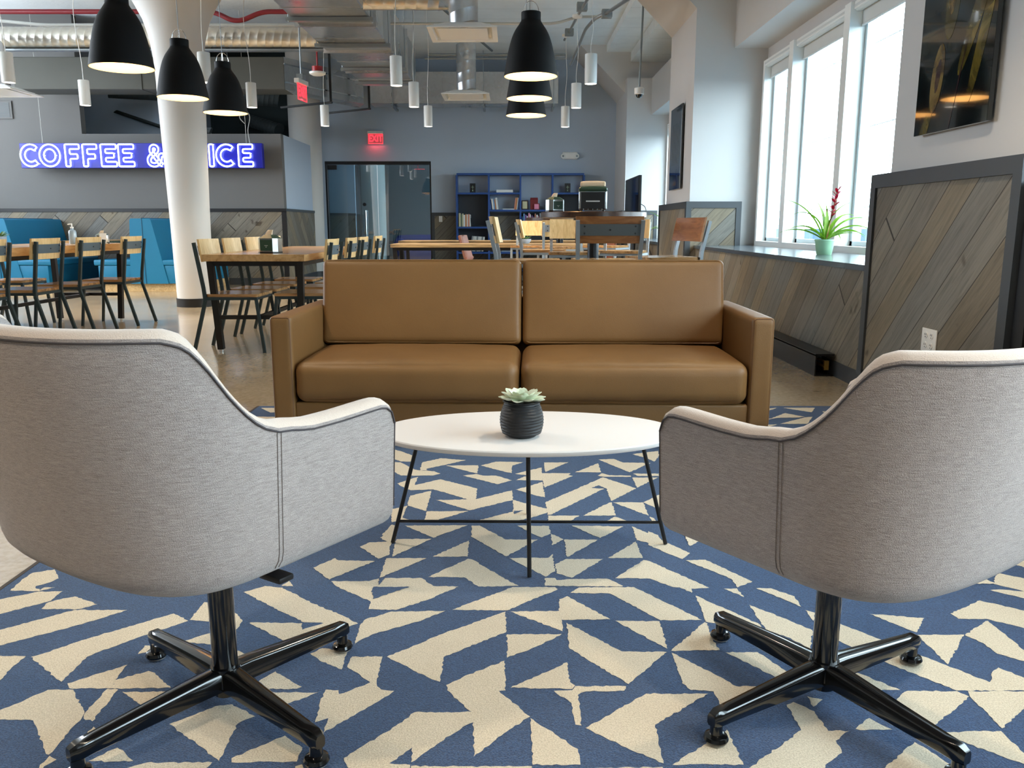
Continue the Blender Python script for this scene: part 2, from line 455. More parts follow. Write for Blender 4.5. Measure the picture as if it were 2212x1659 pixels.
def mk_leaf(name, c0, c1, rough=0.5, trans=0.0):
    q = N(name); n = q.noise(18, q.coord(), 3); c = q.ramp(n.outputs[0], [(0.3, c0), (0.7, c1)]); q.set(col=c, rough=rough)
    if trans:
        tr = q.n('ShaderNodeBsdfTranslucent'); q.put(tr.inputs[0], c); ms = q.n('ShaderNodeMixShader'); ms.inputs[0].default_value = trans
        q.t.links.new(q.b.outputs[0], ms.inputs[1]); q.t.links.new(tr.outputs[0], ms.inputs[2]); q.t.links.new(ms.outputs[0], q.o.inputs['Surface'])
    return q.m
M['succulent'] = mk_leaf('pale succulent', srgb(176, 190, 162), srgb(226, 228, 206))
M['succulent_green'] = mk_leaf('green succulent', srgb(74, 112, 66), srgb(128, 160, 96))
M['leaf'] = mk_leaf('bromeliad leaf', srgb(136, 184, 58), srgb(186, 220, 98), 0.45, 0.45)
M['bract'] = mk_leaf('crimson bract', srgb(170, 18, 58), srgb(210, 44, 84), 0.45, 0.35)
M['fern'] = mk_leaf('fern frond', srgb(52, 92, 52), srgb(96, 140, 78))
M['copper_shell'] = plain('rust brown shell', srgb(126, 74, 52), 0.5)
M['navy'] = plain('royal blue upholstery', srgb(22, 38, 118), 0.8)
M['plenum_shade'] = plain('plenum shade colour', srgb(34, 44, 46), 0.9, 0, 0.1, 3)  # darkness of the deep opening painted as colour
M['outlet'] = plain('ivory outlet plate', srgb(226, 222, 214), 0.4)
M['slot'] = plain('outlet slot', srgb(40, 38, 36), 0.6)
M['screen'] = plain('black glass screen', srgb(14, 16, 18), 0.08, 0, 0.02, coat=0.3, coatr=0.03)
M['far_ground'] = plain('hazy ground', srgb(70, 92, 106), 0.9, 0, 0.2, 0.03)  # distance haze painted in as blue-grey
M['far_block'] = plain('hazy blocks', srgb(58, 78, 94), 0.9, 0, 0.2, 0.1)  # haze over the far city put into the colour
M['wire'] = plain('netting wire', srgb(96, 112, 116), 0.7)

def mk_glass(name, tint, refl=0.06, fres=True):
    q = N(name); t = q.t; t.nodes.remove(q.b)
    tr = q.n('ShaderNodeBsdfTransparent'); tr.inputs[0].default_value = tint
    gl = q.n('ShaderNodeBsdfGlossy'); gl.inputs['Roughness'].default_value = 0.015
    fr = q.n('ShaderNodeFresnel'); fr.inputs[0].default_value = 1.5
    ms = q.n('ShaderNodeMixShader')
    ge = q.n('ShaderNodeNewGeometry')
    f = q.math('MULTIPLY', q.math('ADD', fr.outputs[0], refl), q.math('SUBTRACT', 1.0, ge.outputs['Backfacing']))
    q.put(ms.inputs[0], f); t.links.new(tr.outputs[0], ms.inputs[1]); t.links.new(gl.outputs[0], ms.inputs[2])
    t.links.new(ms.outputs[0], q.o.inputs['Surface']); return q.m
M['glass'] = mk_glass('window glass', (0.93, 0.99, 0.99, 1), 0.0)
M['door_glass'] = mk_glass('tinted door glass', (0.55, 0.68, 0.72, 1), 0.16)

M['steel_mid'] = plain('mid grey steel strip', srgb(96, 102, 104), 0.5, 0.2, 0.05, 8)
M['oak_table'] = mk_wood('oiled oak tabletop', srgb(150, 112, 68), srgb(196, 158, 108), (14, 1.6, 14), 0.22)
M['column_black'] = plain('satin black tube', srgb(24, 26, 30), 0.3, 0.2)
M['bottle'] = plain('clear liquid bottle', srgb(150, 168, 180), 0.15, 0, 0.02)
M['red_dark'] = plain('dark red wrapping', srgb(118, 28, 30), 0.5)
def mk_jar():
    q = N('clear jar glass'); q.set(col=(0.9, 0.95, 0.95, 1), rough=0.05, trans=0.9, ior=1.3); return q.m
M['glass_obj'] = mk_jar()

M['galv_warm'] = mk_galv('spiral duct steel', (0.95, 0.88, 0.76))
M['brass'] = plain('brass fitting', srgb(206, 164, 84), 0.3, 0.9)
M['dark_pipe'] = plain('dark plenum pipe', srgb(40, 48, 50), 0.7)
M['stem'] = plain('reddish stem', srgb(150, 90, 70), 0.6)
def mk_art(name, c0, c1, c2):
    q = N(name); n1 = q.noise(3.2, q.coord(), 5, 0.6, 1.8)
    q.set(col=q.ramp(n1.outputs[0], [(0.38, c0), (0.56, c1), (0.74, c2)]), rough=0.06, spec=0.6, coat=0.6, coatr=0.02); return q.m
M['art_dark'] = mk_art('glossy dark print', srgb(8, 12, 14), srgb(16, 24, 24), srgb(44, 44, 26))
M['art_dark2'] = mk_art('glossy dark print two', srgb(10, 14, 18), srgb(28, 28, 30), srgb(56, 44, 36))
M['art_olive'] = mk_art('glossy olive paint', srgb(34, 32, 16), srgb(96, 84, 36), srgb(132, 114, 54))
M['art_tan'] = mk_art('glossy tan paint', srgb(70, 52, 30), srgb(126, 104, 60), srgb(160, 140, 92))
M['art_plum'] = mk_art('glossy plum paint', srgb(30, 18, 26), srgb(66, 40, 44), srgb(150, 134, 80))

M['sill'] = plain('charcoal sill', srgb(74, 82, 88), 0.22, 0, 0.04, 4, coat=0.3, coatr=0.1)
M['wall_corridor'] = plain('corridor wall paint', srgb(96, 104, 108), 0.8)

M['led_cool'] = emit('cool tube light', (0.8, 0.92, 1, 1), 22.0)
# ------------------------------------------------------------------ room shell
YB, YC, ZC = 17.5, 13.95, 4.25
def sbox(name, m, x0, y0, z0, x1, y1, z1, bev=0.0):
    return struct(B().box(x0, y0, z0, x1, y1, z1, bev).done(name, m, smooth=bev > 0))
sbox('floor', M['floor'], -10.2, -5.2, -0.12, 3.3, 21.2, 0)
sbox('ceiling', M['ceiling'], -10.2, -5.2, ZC, 3.3, 21.2, ZC + 0.15)
# left wall with an unseen window band added to brighten the room, plain wall behind the photographer
b = B().box(-10.2, -5.2, 0, -10, 21.2, 1.6).box(-10.2, -5.2, 4.0, -10, 21.2, ZC).box(-10.2, -5.2, 1.6, -10, 6.0, 4.0).box(-10.2, 13.4, 1.6, -10, 21.2, 4.0)
for k in range(1, 4): b.box(-10.2, 6 + k * 1.85 - .07, 1.6, -10, 6 + k * 1.85 + .07, 4.0)
struct(b.done('wall_left', M['wall_front'], smooth=False))
sbox('wall_rear', M['white'], -10, -5.2, 0, 3.1, -5, ZC)
# coffee wall: tall on the left, low on the right
b = B().prism([(-10, 0), (-3.75, 0), (-3.75, 2.43), (-6.97, 2.43), (-6.97, ZC), (-10, ZC)], YC, YC + 0.15, XZ())
struct(b.done('wall_front', M['wall_front'], smooth=False))
sbox('wall_return', M['wall_back'], -3.9, YC + 0.15, 0, -3.75, 15.95, 2.43)
sbox('wall_inner', M['wall_back'], -7.6, 15.3, 0, -5.9, 15.45, ZC)
sbox('wall_plenum', M['plenum_shade'], -5.9, 16.9, 0, -4.3, 17.05, ZC)  # dark sheet standing in for the shaded space beyond
# back wall with the door opening
b = B()
b.box(-10, YB, 0, -3.83, YB + 0.15, ZC).box(-3.83, YB, 2.26, -1.66, YB + 0.15, ZC).box(-1.66, YB, 0, 3.1, YB + 0.15, ZC)
struct(b.done('wall_back', M['wall_back'], smooth=False))
# room behind the glass door
sbox('wall_corridor', M['wall_corridor'], -10, 20.9, 0, 3.1, 21.1, ZC)
sbox('trim_13', M['trim'], -10, 20.86, 0, 3.1, 20.9, 0.12)
# right side: window wall with piers
def wall_right():
    b = B(); X0, X1 = 2.95, 3.12
    b.box(X0, -5, 2.8, X1, YB, ZC)                          # above the windows
    b.box(X0, -5, 0, X1, YB, 0.70)                          # below
    for y0, y1 in ((-5, -2.0), (3.3, 4.9), (9.95, 12.0), (15.9, YB)): b.box(X0, y0, 0.70, X1, y1, 2.8)
    return struct(b.done('wall_right', M['white'], smooth=False))
wall_right()
def pier(name, y0, y1, z0=1.2):
    b = B(); b.box(2.11, y0, 0, 2.95, y1, ZC)
    b.prism([(2.11, 3.40), (2.11, ZC), (1.26, ZC)], y0, y1, XZ())
    return struct(b.done(name, M['white'], smooth=False))
pier('wall_pier_near', 3.45, 4.75)
pier('wall_pier_middle', 10.08, 11.6)
struct(B().box(2.11, 15.9, 0, 2.95, YB, 3.62).box(2.11, 16.2, 3.4, 2.95, YB, ZC).prism([(2.11, 3.40), (2.11, ZC), (1.26, ZC)], 16.2, YB, XZ()).done('wall_pier_far', M['white'], smooth=False))
pier('wall_pier_rear', -3.4, -2.05)
# header soffits over the bays and ceiling beams
for i, (y0, y1) in enumerate(((-2.05, 3.45), (4.75, 10.08), (11.6, 15.9))):
    sbox('trim_%d' % (i + 1), M['white'], 2.56, y0, 2.97, 2.95, y1, 3.62)
struct(B().box(1.45, YB - 0.55, 4.02, 2.95, YB, ZC).box(2.2, 11.6, 3.95, 2.95, YB - 0.55, ZC, 0).box(1.75, 4.75, 4.12, 2.2, YB - 0.55, ZC).done('trim_4', M['ceiling'], smooth=False))
# low window walls, with charcoal sills
def low_wall(i, y0, y1, xa, xb):
    b = B(); b.prism([(xa, y0), (2.95, y0), (2.95, y1), (xb, y1)], 0.1, 0.70)
    struct(b.done('wall_low_%d' % i, M['plank_yz'], smooth=False))
    b = B(); b.prism([(xa - 0.02, y0), (2.98, y0), (2.98, y1), (xb - 0.02, y1)], 0.70, 0.735)
    struct(b.done('window_sill_%d' % i, M['sill'], smooth=False))
    b = B(); b.prism([(xa - 0.006, y0), (2.95, y0), (2.95, y1), (xb - 0.006, y1)], 0.0, 0.1)
    struct(b.done('baseboard_right_%d' % i, M['trim'], smooth=False))
low_wall(1, -2.05, 3.35, 2.1, 2.1)
low_wall(2, 4.86, 10.05, 2.09, 2.19)
low_wall(3, 11.7, 15.88, 2.11, 2.11)
# timber cladding and charcoal trims on the piers
def clad(i, y0, y1, side=False, xin=2.72):
    b = B(); b.box(2.075, y0, 0.1, 2.12, y1, 1.21); o = struct(b.done('wall_cladding_%d' % i, M['plank_yz'], smooth=False))
    t = B()
    t.box(2.062, y0 - 0.01, 1.172, 2.13, y1 + 0.01, 1.247).box(2.062, y1 - 0.05, 0, 2.13, y1 + 0.012, 1.172).box(2.062, y0 - 0.012, 0, 2.13, y0 + 0.055, 1.172)
    t.box(2.062, y0 + 0.05, 0, 2.13, y1 - 0.05, 0.1)
    if side:   # the face that looks at the camera, with its own trims
        t.box(2.062, y0 - 0.03, 1.172, xin, y0, 1.247).box(2.062, y0 - 0.03, 0.1, 2.125, y0, 1.172).box(xin - 0.062, y0 - 0.03, 0.735, xin, y0, 1.172)
    struct(t.done('trim_cladding_%d' % i, M['trim'], smooth=False))
    if side:
        struct(B().box(2.1, y0 - 0.018, 0.1, xin - 0.02, y0 + 0.06, 1.19).done('wall_cladding_%d' % (i + 10), M['plank_xz'], smooth=False))
clad(1, 3.46, 4.88)
clad(2, 10.06, 11.9, True)
clad(3, 15.87, YB, True, 2.72)
clad(4, -3.4, -2.1)
# dark end board beside the near pier
sbox('trim_14', M['black'], 2.085, 3.36, 0, 2.9, 3.44, 1.14)
# wainscot on the coffee wall, return wall and back wall
sbox('wall_wainscot_front', M['plank_xz'], -10, YC - 0.025, 0.1, -3.73, YC, 1.2)
struct(B().box(-10, YC - 0.035, 1.19, -3.715, YC, 1.245).box(-3.79, YC - 0.035, 0, -3.715, YC, 1.2).done('trim_5', M['black'], smooth=False))
sbox('baseboard_front', M['trim'], -10, YC - 0.032, 0, -3.79, YC, 0.11)
sbox('wall_wainscot_return', M['plank_yz'], -3.75, YC + 0.01, 0.1, -3.725, 15.95, 1.2)
sbox('trim_6', M['trim'], -3.75, YC, 1.2, -3.715, 15.95, 1.245)
sbox('baseboard_return', M['trim'], -3.75, YC, 0, -3.717, 15.95, 0.11)
sbox('wall_wainscot_back', M['plank_xz'], -1.6, YB - 0.025, 0.1, 2.07, YB, 1.18)
struct(B().box(-1.66, YB - 0.035, 1.17, 2.07, YB, 1.235).box(-1.66, YB - 0.035, 0, -1.6, YB, 1.18).done('trim_7', M['trim'], smooth=False))
sbox('baseboard_back', M['trim'], -1.6, YB - 0.034, 0, 2.07, YB, 0.11)

# windows: frame, mullions, panes, roller blinds
def window(i, y0, y1, mull):
    r = empty('window_%d' % i, (2.98, (y0 + y1) / 2, 0.735)); struct(r)
    ox, oy, oz = r.location
    L = lambda bb: [setattr(v, 'co', v.co - Vector((ox, oy, oz))) for v in bb.bm.verts]
    edges = [y0] + list(mull) + [y1]
    b = B()
    b.box(2.86, y0, 0.735, 3.06, y1, 0.79).box(2.86, y0, 2.74, 3.06, y1, 2.8)
    b.box(2.86, y0, 0.79, 3.06, y0 + 0.06, 2.74).box(2.86, y1 - 0.06, 0.79, 3.06, y1, 2.74)
    for m in mull: b.box(2.83, m - 0.065, 0.79, 3.06, m + 0.065, 2.8)
    L(b); b.done('window_frame', M['white_plastic'], r, smooth=False)
    for a, c in zip(edges, edges[1:]):
        a += 0.068; c -= 0.068
        b = B()
        for (p0, p1, q0, q1) in ((a, a + 0.045, 0.79, 2.74), (c - 0.045, c, 0.79, 2.74), (a, c, 0.79, 0.83), (a, c, 2.70, 2.74)): b.box(2.965, p0, q0, 3.03, p1, q1)
        L(b); sash = b.done('sash', M['window_frame'], r, smooth=False)
        b = B().box(2.99, a + 0.02, 0.8, 2.998, c - 0.02, 2.73); L(b); b.done('window_pane', M['glass'], sash, smooth=False)
        b = B().cyl((2.90, a - 0.02, 2.765), (2.90, c + 0.02, 2.765), 0.042, n=18).box(2.935, a, 2.62, 2.939, c, 2.77).cyl((2.937, a, 2.615), (2.937, c, 2.615), 0.011, n=8)
        L(b); b.done('roller_blind', M['blind'], r)
window(1, -2.0, 3.3, (-0.7, 0.65, 2.0))
window(2, 4.9, 9.93, (6.05, 7.45, 8.88))
window(3, 12.0, 15.88, (13.3, 14.6))

# glass door and sidelight in the back wall
r = empty('door_1', (-2.75, YB + 0.05, 0)); struct(r)
def Lr(bb):
    for v in bb.bm.verts: v.co -= r.location
    return bb
Lr(B().box(-3.83, YB - 0.01, 2.2, -1.66, YB + 0.16, 2.262).box(-3.83, YB, 0, -3.80, YB + 0.15, 2.2).box(-1.69, YB, 0, -1.66, YB + 0.15, 2.2)).done('door_frame', M['black'], r, smooth=False)
leaf = Lr(B().box(-3.79, YB + 0.05, 0.02, -2.78, YB + 0.062, 2.19)).done('door_leaf', M['door_glass'], r, smooth=False)
Lr(B().box(-2.765, YB + 0.05, 0.0, -1.69, YB + 0.062, 2.2)).done('side_pane', M['door_glass'], r, smooth=False)
Lr(B().box(-3.79, YB + 0.035, 2.1, -3.6, YB + 0.075, 2.19).box(-3.79, YB + 0.035, 0.01, -3.6, YB + 0.075, 0.1)).done('patch_fitting', M['black'], leaf, smooth=False)
Lr(B().cyl((-3.02, YB - 0.03, 0.72), (-3.02, YB - 0.03, 1.28), 0.017, n=12).cyl((-3.02, YB - 0.03, 0.8), (-3.02, YB + 0.05, 0.8), 0.01).cyl((-3.02, YB - 0.03, 1.2), (-3.02, YB + 0.05, 1.2), 0.01)).done('door_handle', M['chrome'], leaf)
Lr(B().cyl((-3.05, YB + 0.02, 1.40), (-3.05, YB + 0.06, 1.40), 0.035, n=20)).done('door_lock', M['black'], leaf)

# round columns with flared capitals
def column(x, y, r0, r1, label, flare=True):
    t = thing('round_column', label, 'column', (x, y, 0))
    prof = [(r0, 0.02), (r0 + (r1 - r0) * .4, 1.2), (r1, 2.35)]
    if flare:
        prof += [(r1 * 1.01, 2.6), (r1 * 1.05, 2.85), (r1 * 1.16, 3.08), (r1 * 1.38, 3.28), (r1 * 1.72, 3.46), (r1 * 2.25, 3.68), (r1 * 2.9, 3.92), (r1 * 3.1, 4.0), (r1 * 3.1, ZC)]
    else: prof += [(r1, ZC)]
    B().lathe(prof, 48).done('shaft', M['column'], t, angle=50)
    B().lathe([(r0 + 0.012, 0), (r0 + 0.012, 0.1), (r0 - 0.01, 0.105)], 48).done('base_band', M['black'], t)
    return t
column(-3.87, 10.16, 0.21, 0.262, 'white round column with flaring capital in front of the neon sign')
column(-3.93, 16.35, 0.285, 0.30, 'white round column beside the glass door', False)

# inside the corridor: a partition with timber and a round column
sbox('wall_partition', M['wall_back'], -5.2, 19.2, 0, -3.55, 19.3, ZC)
sbox('wall_wainscot_partition', M['plank_xz'], -5.2, 19.17, 0.1, -3.55, 19.2, 1.2)
sbox('trim_15', M['trim'], -5.2, 19.16, 1.2, -3.54, 19.2, 1.25)
t = thing('round_column', 'grey round column seen through the glass door', 'column', (-3.22, 19.6, 0))
B().lathe([(.3, 0), (.3, ZC)], 36).done('shaft', M['column'], t, angle=50); B().lathe([(.31, 0), (.31, .1), (.29, .1)], 36).done('base_band', M['black'], t)
lamp('corridor_fill_light', 'AREA', (-2.6, 18.9, 3.6), 22, (.86, .95, 1), shape='DISK', size=.5)  # unseen lamp added to light the room behind the door
t = thing('corridor_fill_lamp', 'unseen round lamp added to light the room behind the glass door', 'ceiling light', (-2.6, 18.9, 3.62))
B().cyl((0, 0, 0.0), (0, 0, ZC - 3.62), .27, n=28).done('housing', M['white_plastic'], t)

# outside: hazy city far below and netting on the facade
tag(B().box(3.5, -900, -26, 1500, 900, -25).done('distant_ground', M['far_ground'], smooth=False), 'hazy blue flat land seen far below through the windows', 'ground', kind='stuff')
random.seed(5); b = B()
for i in range(260):
    d = random.uniform(120, 900); a = radians(random.uniform(-10, 82)); x = 3.5 + d * cos(a); y = d * sin(a)
    w = random.uniform(8, 40); h = random.uniform(3, 12) + (random.random() < .1) * 14
    b.box(x, y, -25, x + w, y + w, -25 + h)
tag(b.done('distant_buildings', M['far_block'], smooth=False), 'pale blue low buildings in the haze beyond the windows', 'buildings', kind='stuff')
b = B()
for k in range(46): b.cyl((3.75, -2 + k * 0.42, -1), (3.75, -2 + k * 0.42, 5), 0.0035, n=4)
for k in range(7): b.cyl((3.76, -2.5, -0.5 + k * 0.83), (3.76, 18, -0.5 + k * 0.83), 0.005, n=4)
tag(b.done('facade_netting', M['wire'], smooth=False), 'thin grid of netting wires hanging outside the windows', 'netting', kind='stuff')
# ------------------------------------------------------------------ rug
RUG_CREAM="-1332,2059 -1342,2130 -1338,2174 -1289,2197 -1246,2138 -1254,2112 -1280,2087 -1276,2077 -1255,2062 -1252,2054|-1255,2062 -1253,2078 -1224,2080 -1252,2057|-1341,1994 -1327,2006 -1253,2052 -1191,2055 -1191,1998 -1277,1923 -1291,1912|-1190,1952 -1195,1982 -1180,2002 -1142,2023 -1061,1978 -1089,1952 -1099,1949|-1248,1833 -1227,1841 -1103,1946 -969,1945 -1026,1887 -1105,1823 -1182,1765 -1199,1753|-1081,1714 -1058,1732 -986,1807 -845,1926 -793,1887 -876,1807 -937,1738 -955,1714 -956,1619 -957,1610 -988,1635|-1170,1717 -1153,1719 -1094,1717 -1097,1674 -1091,1617 -1091,1588|-941,1604 -848,1680 -846,1617 -834,1585 -927,1585|-846,1617 -791,1654 -773,1646 -715,1587 -834,1584|-846,1583 -822,1580 -820,1467 -842,1477 -849,1498|-968,1579 -916,1580 -849,1494 -846,1478 -848,1363 -854,1365 -937,1470 -1004,1473 -1030,1473 -1038,1484|-845,1360 -826,1349 -838,1330 -840,1312 -848,1334|-810,1572 -402,1570 -463,1520 -589,1563 -641,1553 -719,1498|-809,1450 -786,1434 -812,1392|-767,1345 -732,1384 -718,1376 -685,1345 -727,1343|-666,1458 -598,1519 -566,1526 -507,1484 -533,1460 -530,1345 -590,1396|-687,1325 -660,1340 -541,1341 -549,1304 -678,1304|-792,1891 -792,1990 -731,1982 -660,1886 -661,1843 -735,1880|-770,1781 -707,1836 -657,1765|-704,1729 -674,1744 -622,1741 -578,1701 -597,1674 -666,1694|-846,1726 -847,1765 -836,1765 -824,1738|-620,2087 -608,2119 -588,2085|-710,2049 -664,2087 -615,2077 -506,1979 -422,1916 -375,1872 -396,1853 -445,1826 -517,1774 -549,1800 -640,1875 -638,1879 -511,1875 -503,1841 -459,1875 -507,1879 -576,1934|-457,1729 -435,1753 -374,1738 -372,1660 -428,1697|-359,1715 -291,1715 -288,1614 -300,1608 -362,1671|-300,1608 -288,1614 -286,1601 -273,1580 -245,1575 -272,1536 -308,1494 -360,1430 -361,1478 -384,1464 -390,1529 -389,1580 -362,1578 -358,1563 -334,1579|-549,1596 -514,1652 -495,1635 -441,1591 -450,1583 -525,1582|-510,1353 -468,1390 -431,1421 -389,1384 -389,1343 -506,1341|-388,1330 -377,1336 -364,1312 -388,1312|-139,1597 -105,1630 -17,1697 -13,1577 -27,1575 36,1483 -5,1440 -70,1357 -75,1464 -95,1449 -135,1400 -182,1341 -185,1384 -221,1338 -183,1334 -178,1312 -282,1304 -306,1353 -214,1464 -194,1498 -80,1499 -85,1503 -135,1577|-181,1331 -88,1330 36,1330 33,1304 -178,1304|-281,1714 -159,1826 -53,1908 -16,1936 -14,1829 -104,1756 -153,1714 -153,1610 -177,1625|-364,1765 -367,1820 -369,1863 -361,1894 -302,1937 -168,1941 -223,1887 -329,1820 -360,1781|-493,2117 -390,2118 -364,2138 -349,2138 -248,2138 -212,2087 -143,2083 -215,2006 -293,1945 -362,1949 -365,1994 -470,2083|-366,2276 -249,2276 -364,2140|-232,2144 -128,2273 -116,2268 -22,2138 18,2087 -89,2083 -132,2143|-151,1946 -83,2006 2,2080 115,2080 122,2066 -13,1943|-9,2278 106,2280 119,2308 121,2183 93,2147|124,2234 157,2271 265,2271 165,2140 124,2170|434,2371 490,2371 527,2316 495,2273|284,2138 381,2263 398,2254 528,2076 479,2070 475,2045 449,2078 431,2080 379,2134|91,2138 119,2138 122,2125 151,2131 261,2134 299,2087 295,2083 89,2088|154,2044 180,2078 327,2080 467,1891 365,1889 305,1975 258,2040|122,2006 144,2025 242,1894 122,1892 121,1833 -4,1936 119,1941|-12,1818 118,1820 85,1787 41,1747 -11,1710|133,1877 242,1747 250,1738 352,1735 246,1601 132,1750|253,1887 361,1884 356,1750 348,1759|363,1741 471,1880 476,1873 469,1800 474,1744 406,1741|-3,1587 122,1690 123,1609 133,1596 126,1582 65,1584|133,1593 240,1593 233,1575 154,1573 136,1560 135,1453 123,1456 121,1529 87,1575 126,1578|362,1732 372,1723 441,1635 471,1593 543,1591 420,1512 419,1573 373,1578 360,1604|142,1445 278,1565 406,1564 278,1456 273,1338 212,1384|36,1478 82,1425 122,1380 123,1334 37,1334|288,1334 357,1392 413,1440 416,1334|134,1325 269,1328 281,1304 132,1304|481,2028 539,1952 602,1867 604,1810 538,1860 474,1882|606,1975 664,1908 719,1839 682,1744 654,1800 608,1839|565,2070 601,2072 605,2019|739,1945 758,1930 739,1887|787,1884 1013,1608 1049,1656 1066,1668 1097,1626 1110,1602 1094,1576 927,1576 833,1683 754,1798|485,1734 557,1735 606,1635 576,1614|892,1924 1018,1901 964,1828 943,1853|959,1815 1071,1817 962,1681|715,1619 748,1646 810,1578 740,1578|768,1529 823,1575 926,1574 940,1554 808,1444|555,1524 572,1534 603,1501 606,1436 646,1435 609,1405 606,1368 563,1334 547,1304 404,1304 426,1327 555,1438|607,1555 635,1543 607,1517|661,1442 703,1478 731,1440 668,1438|667,1326 755,1401 791,1331 772,1296 644,1296|812,1432 937,1435 940,1368 939,1336 921,1336 852,1395|948,1573 1065,1573 1089,1573 1070,1542 1026,1509 944,1444 942,1555|1071,1813 1160,1885 1167,1887 1168,1744 1175,1711 1156,1679 1139,1695 1098,1727 1093,1777|1095,1926 1209,1999 1288,1941 1309,1926 1253,1835 1232,1849 1168,1897 1100,1897|1271,2061 1297,2065 1356,2053 1378,2037 1351,1993 1331,2011|1351,2172 1406,2135 1428,2117 1385,2048 1356,2053 1343,2067 1302,2099|1420,2269 1490,2273 1526,2276 1473,2191 1451,2210|1576,2482 1644,2581 1687,2599 1727,2599 1597,2390 1535,2390 1582,2435|1742,2726 1806,2726 1754,2643 1720,2652|-526,3482 -483,3450 -417,3376 -409,3285 -456,3285 -502,3340|-496,3275 -457,3275 -388,3171 -365,3160 -306,3148 -279,3116 -306,3090 -430,3090 -476,3157|-365,3161 -367,3275 -295,3335 -190,3305 -341,3180 -334,3161|-267,3227 -136,3231 -134,3121 -146,3125 -171,3143|-126,3227 -65,3285 47,3275 1,3227 -1,3123 -28,3139|-191,3090 -140,3112 -113,3090 -62,3090 1,3029 -54,2980|-432,2988 -402,3029 -363,3072 -363,2971 -273,3042 -130,2931 -127,2808 2,2908 3,2798 -145,2690 -208,2745 -269,2798 -159,2806 -211,2854 -290,2919 -372,2908 -398,2939|-365,2759 -366,2846 -293,2904 -293,2683 -361,2738|-410,2693 -363,2738 -363,2617 -313,2582 -368,2579 -394,2582|-288,2680 -147,2683 -256,2586 -289,2582|-461,2846 -416,2824 -425,2809 -452,2787|-128,2580 4,2677 4,2799 120,2704 118,2664 60,2614 0,2577|12,3114 46,3142 119,3199 118,3027 15,3030 45,3076 70,3088|14,2916 77,2970 115,3010 118,2827 84,2849|131,3270 232,3275 131,3139|117,3121 230,3121 219,3098 236,3085 119,2939 117,3021|248,3134 350,3260 351,3134|357,3315 422,3325 457,3270 566,3265 462,3134|510,3396 556,3418 630,3450 620,3376 585,3285 553,3345|332,3090 353,3121 379,3094 461,3090 460,3074 356,3074|473,3116 575,3116 570,3085 487,3085|463,3064 563,3064 462,2939|117,2773 350,3068 458,2931 349,2787 348,2931 322,2967 294,2935 340,2927 129,2646 119,2646|237,2638 339,2769 349,2773 347,2638|353,2773 457,2773 460,2762 456,2637|459,2773 527,2854 558,2877 526,2703 499,2710 475,2745|120,2637 225,2637 193,2586 162,2582 119,2586|309,2582 343,2627 383,2582|388,2570 394,2582 457,2582 459,2627 471,2611 471,2567|162,2582 219,2587 261,2586 270,2570 161,2570|-346,2544 -143,2547 -244,2437|-357,2426 -249,2429 -351,2288|-363,2276 -250,2276 -364,2140|-232,2288 -132,2416 -129,2288|-130,2544 -105,2544 -20,2423 80,2423 -17,2290 -127,2445|17,2544 119,2541 122,2473 93,2440 73,2461|122,2473 160,2423 122,2376|193,2544 359,2536 273,2434|162,2423 264,2420 163,2286 160,2295|280,2278 380,2405 380,2276|386,2536 453,2440 462,2365 430,2386 384,2418|432,2494 458,2459 460,2419 483,2380 491,2371 525,2312 495,2270 459,2312 413,2380|502,2259 561,2265 654,2114 604,2077 601,2132 560,2186|652,2072 691,2072 738,2023 735,1963|-563,2207 -515,2277 -502,2260 -396,2255 -500,2127|-459,2364 -436,2399 -383,2405 -410,2438 -382,2495 -365,2495 -368,2372 -362,2300 -389,2272|-411,2704 -384,2718 -378,2586 -393,2574|-389,2553 -377,2544 -359,2440 -407,2461|1324,4297 1378,4300 1414,4312 1366,4260 1295,4201|1446,4312 1614,4312 1556,4201 1460,4291|1239,4009 1305,4064 1412,4183 1486,4097 1442,4080 1339,4075|1311,3945 1480,4086 1524,4097 1446,3945|1223,3924 1257,3930 1294,3933 1243,3888|1226,3751 1362,3858 1386,3843 1306,3746|-1334,4305 -1222,4310 -1215,4205 -1255,4195|-1345,4156 -1299,4104 -1142,4094 -1176,4066 -1269,4012"
RUG_BLUE="-371,2080 -274,2080 -361,2006 -367,2045 -373,2049|-364,2138 -349,2138 -357,2095 -361,2095|6,2684 40,2688 6,2652"

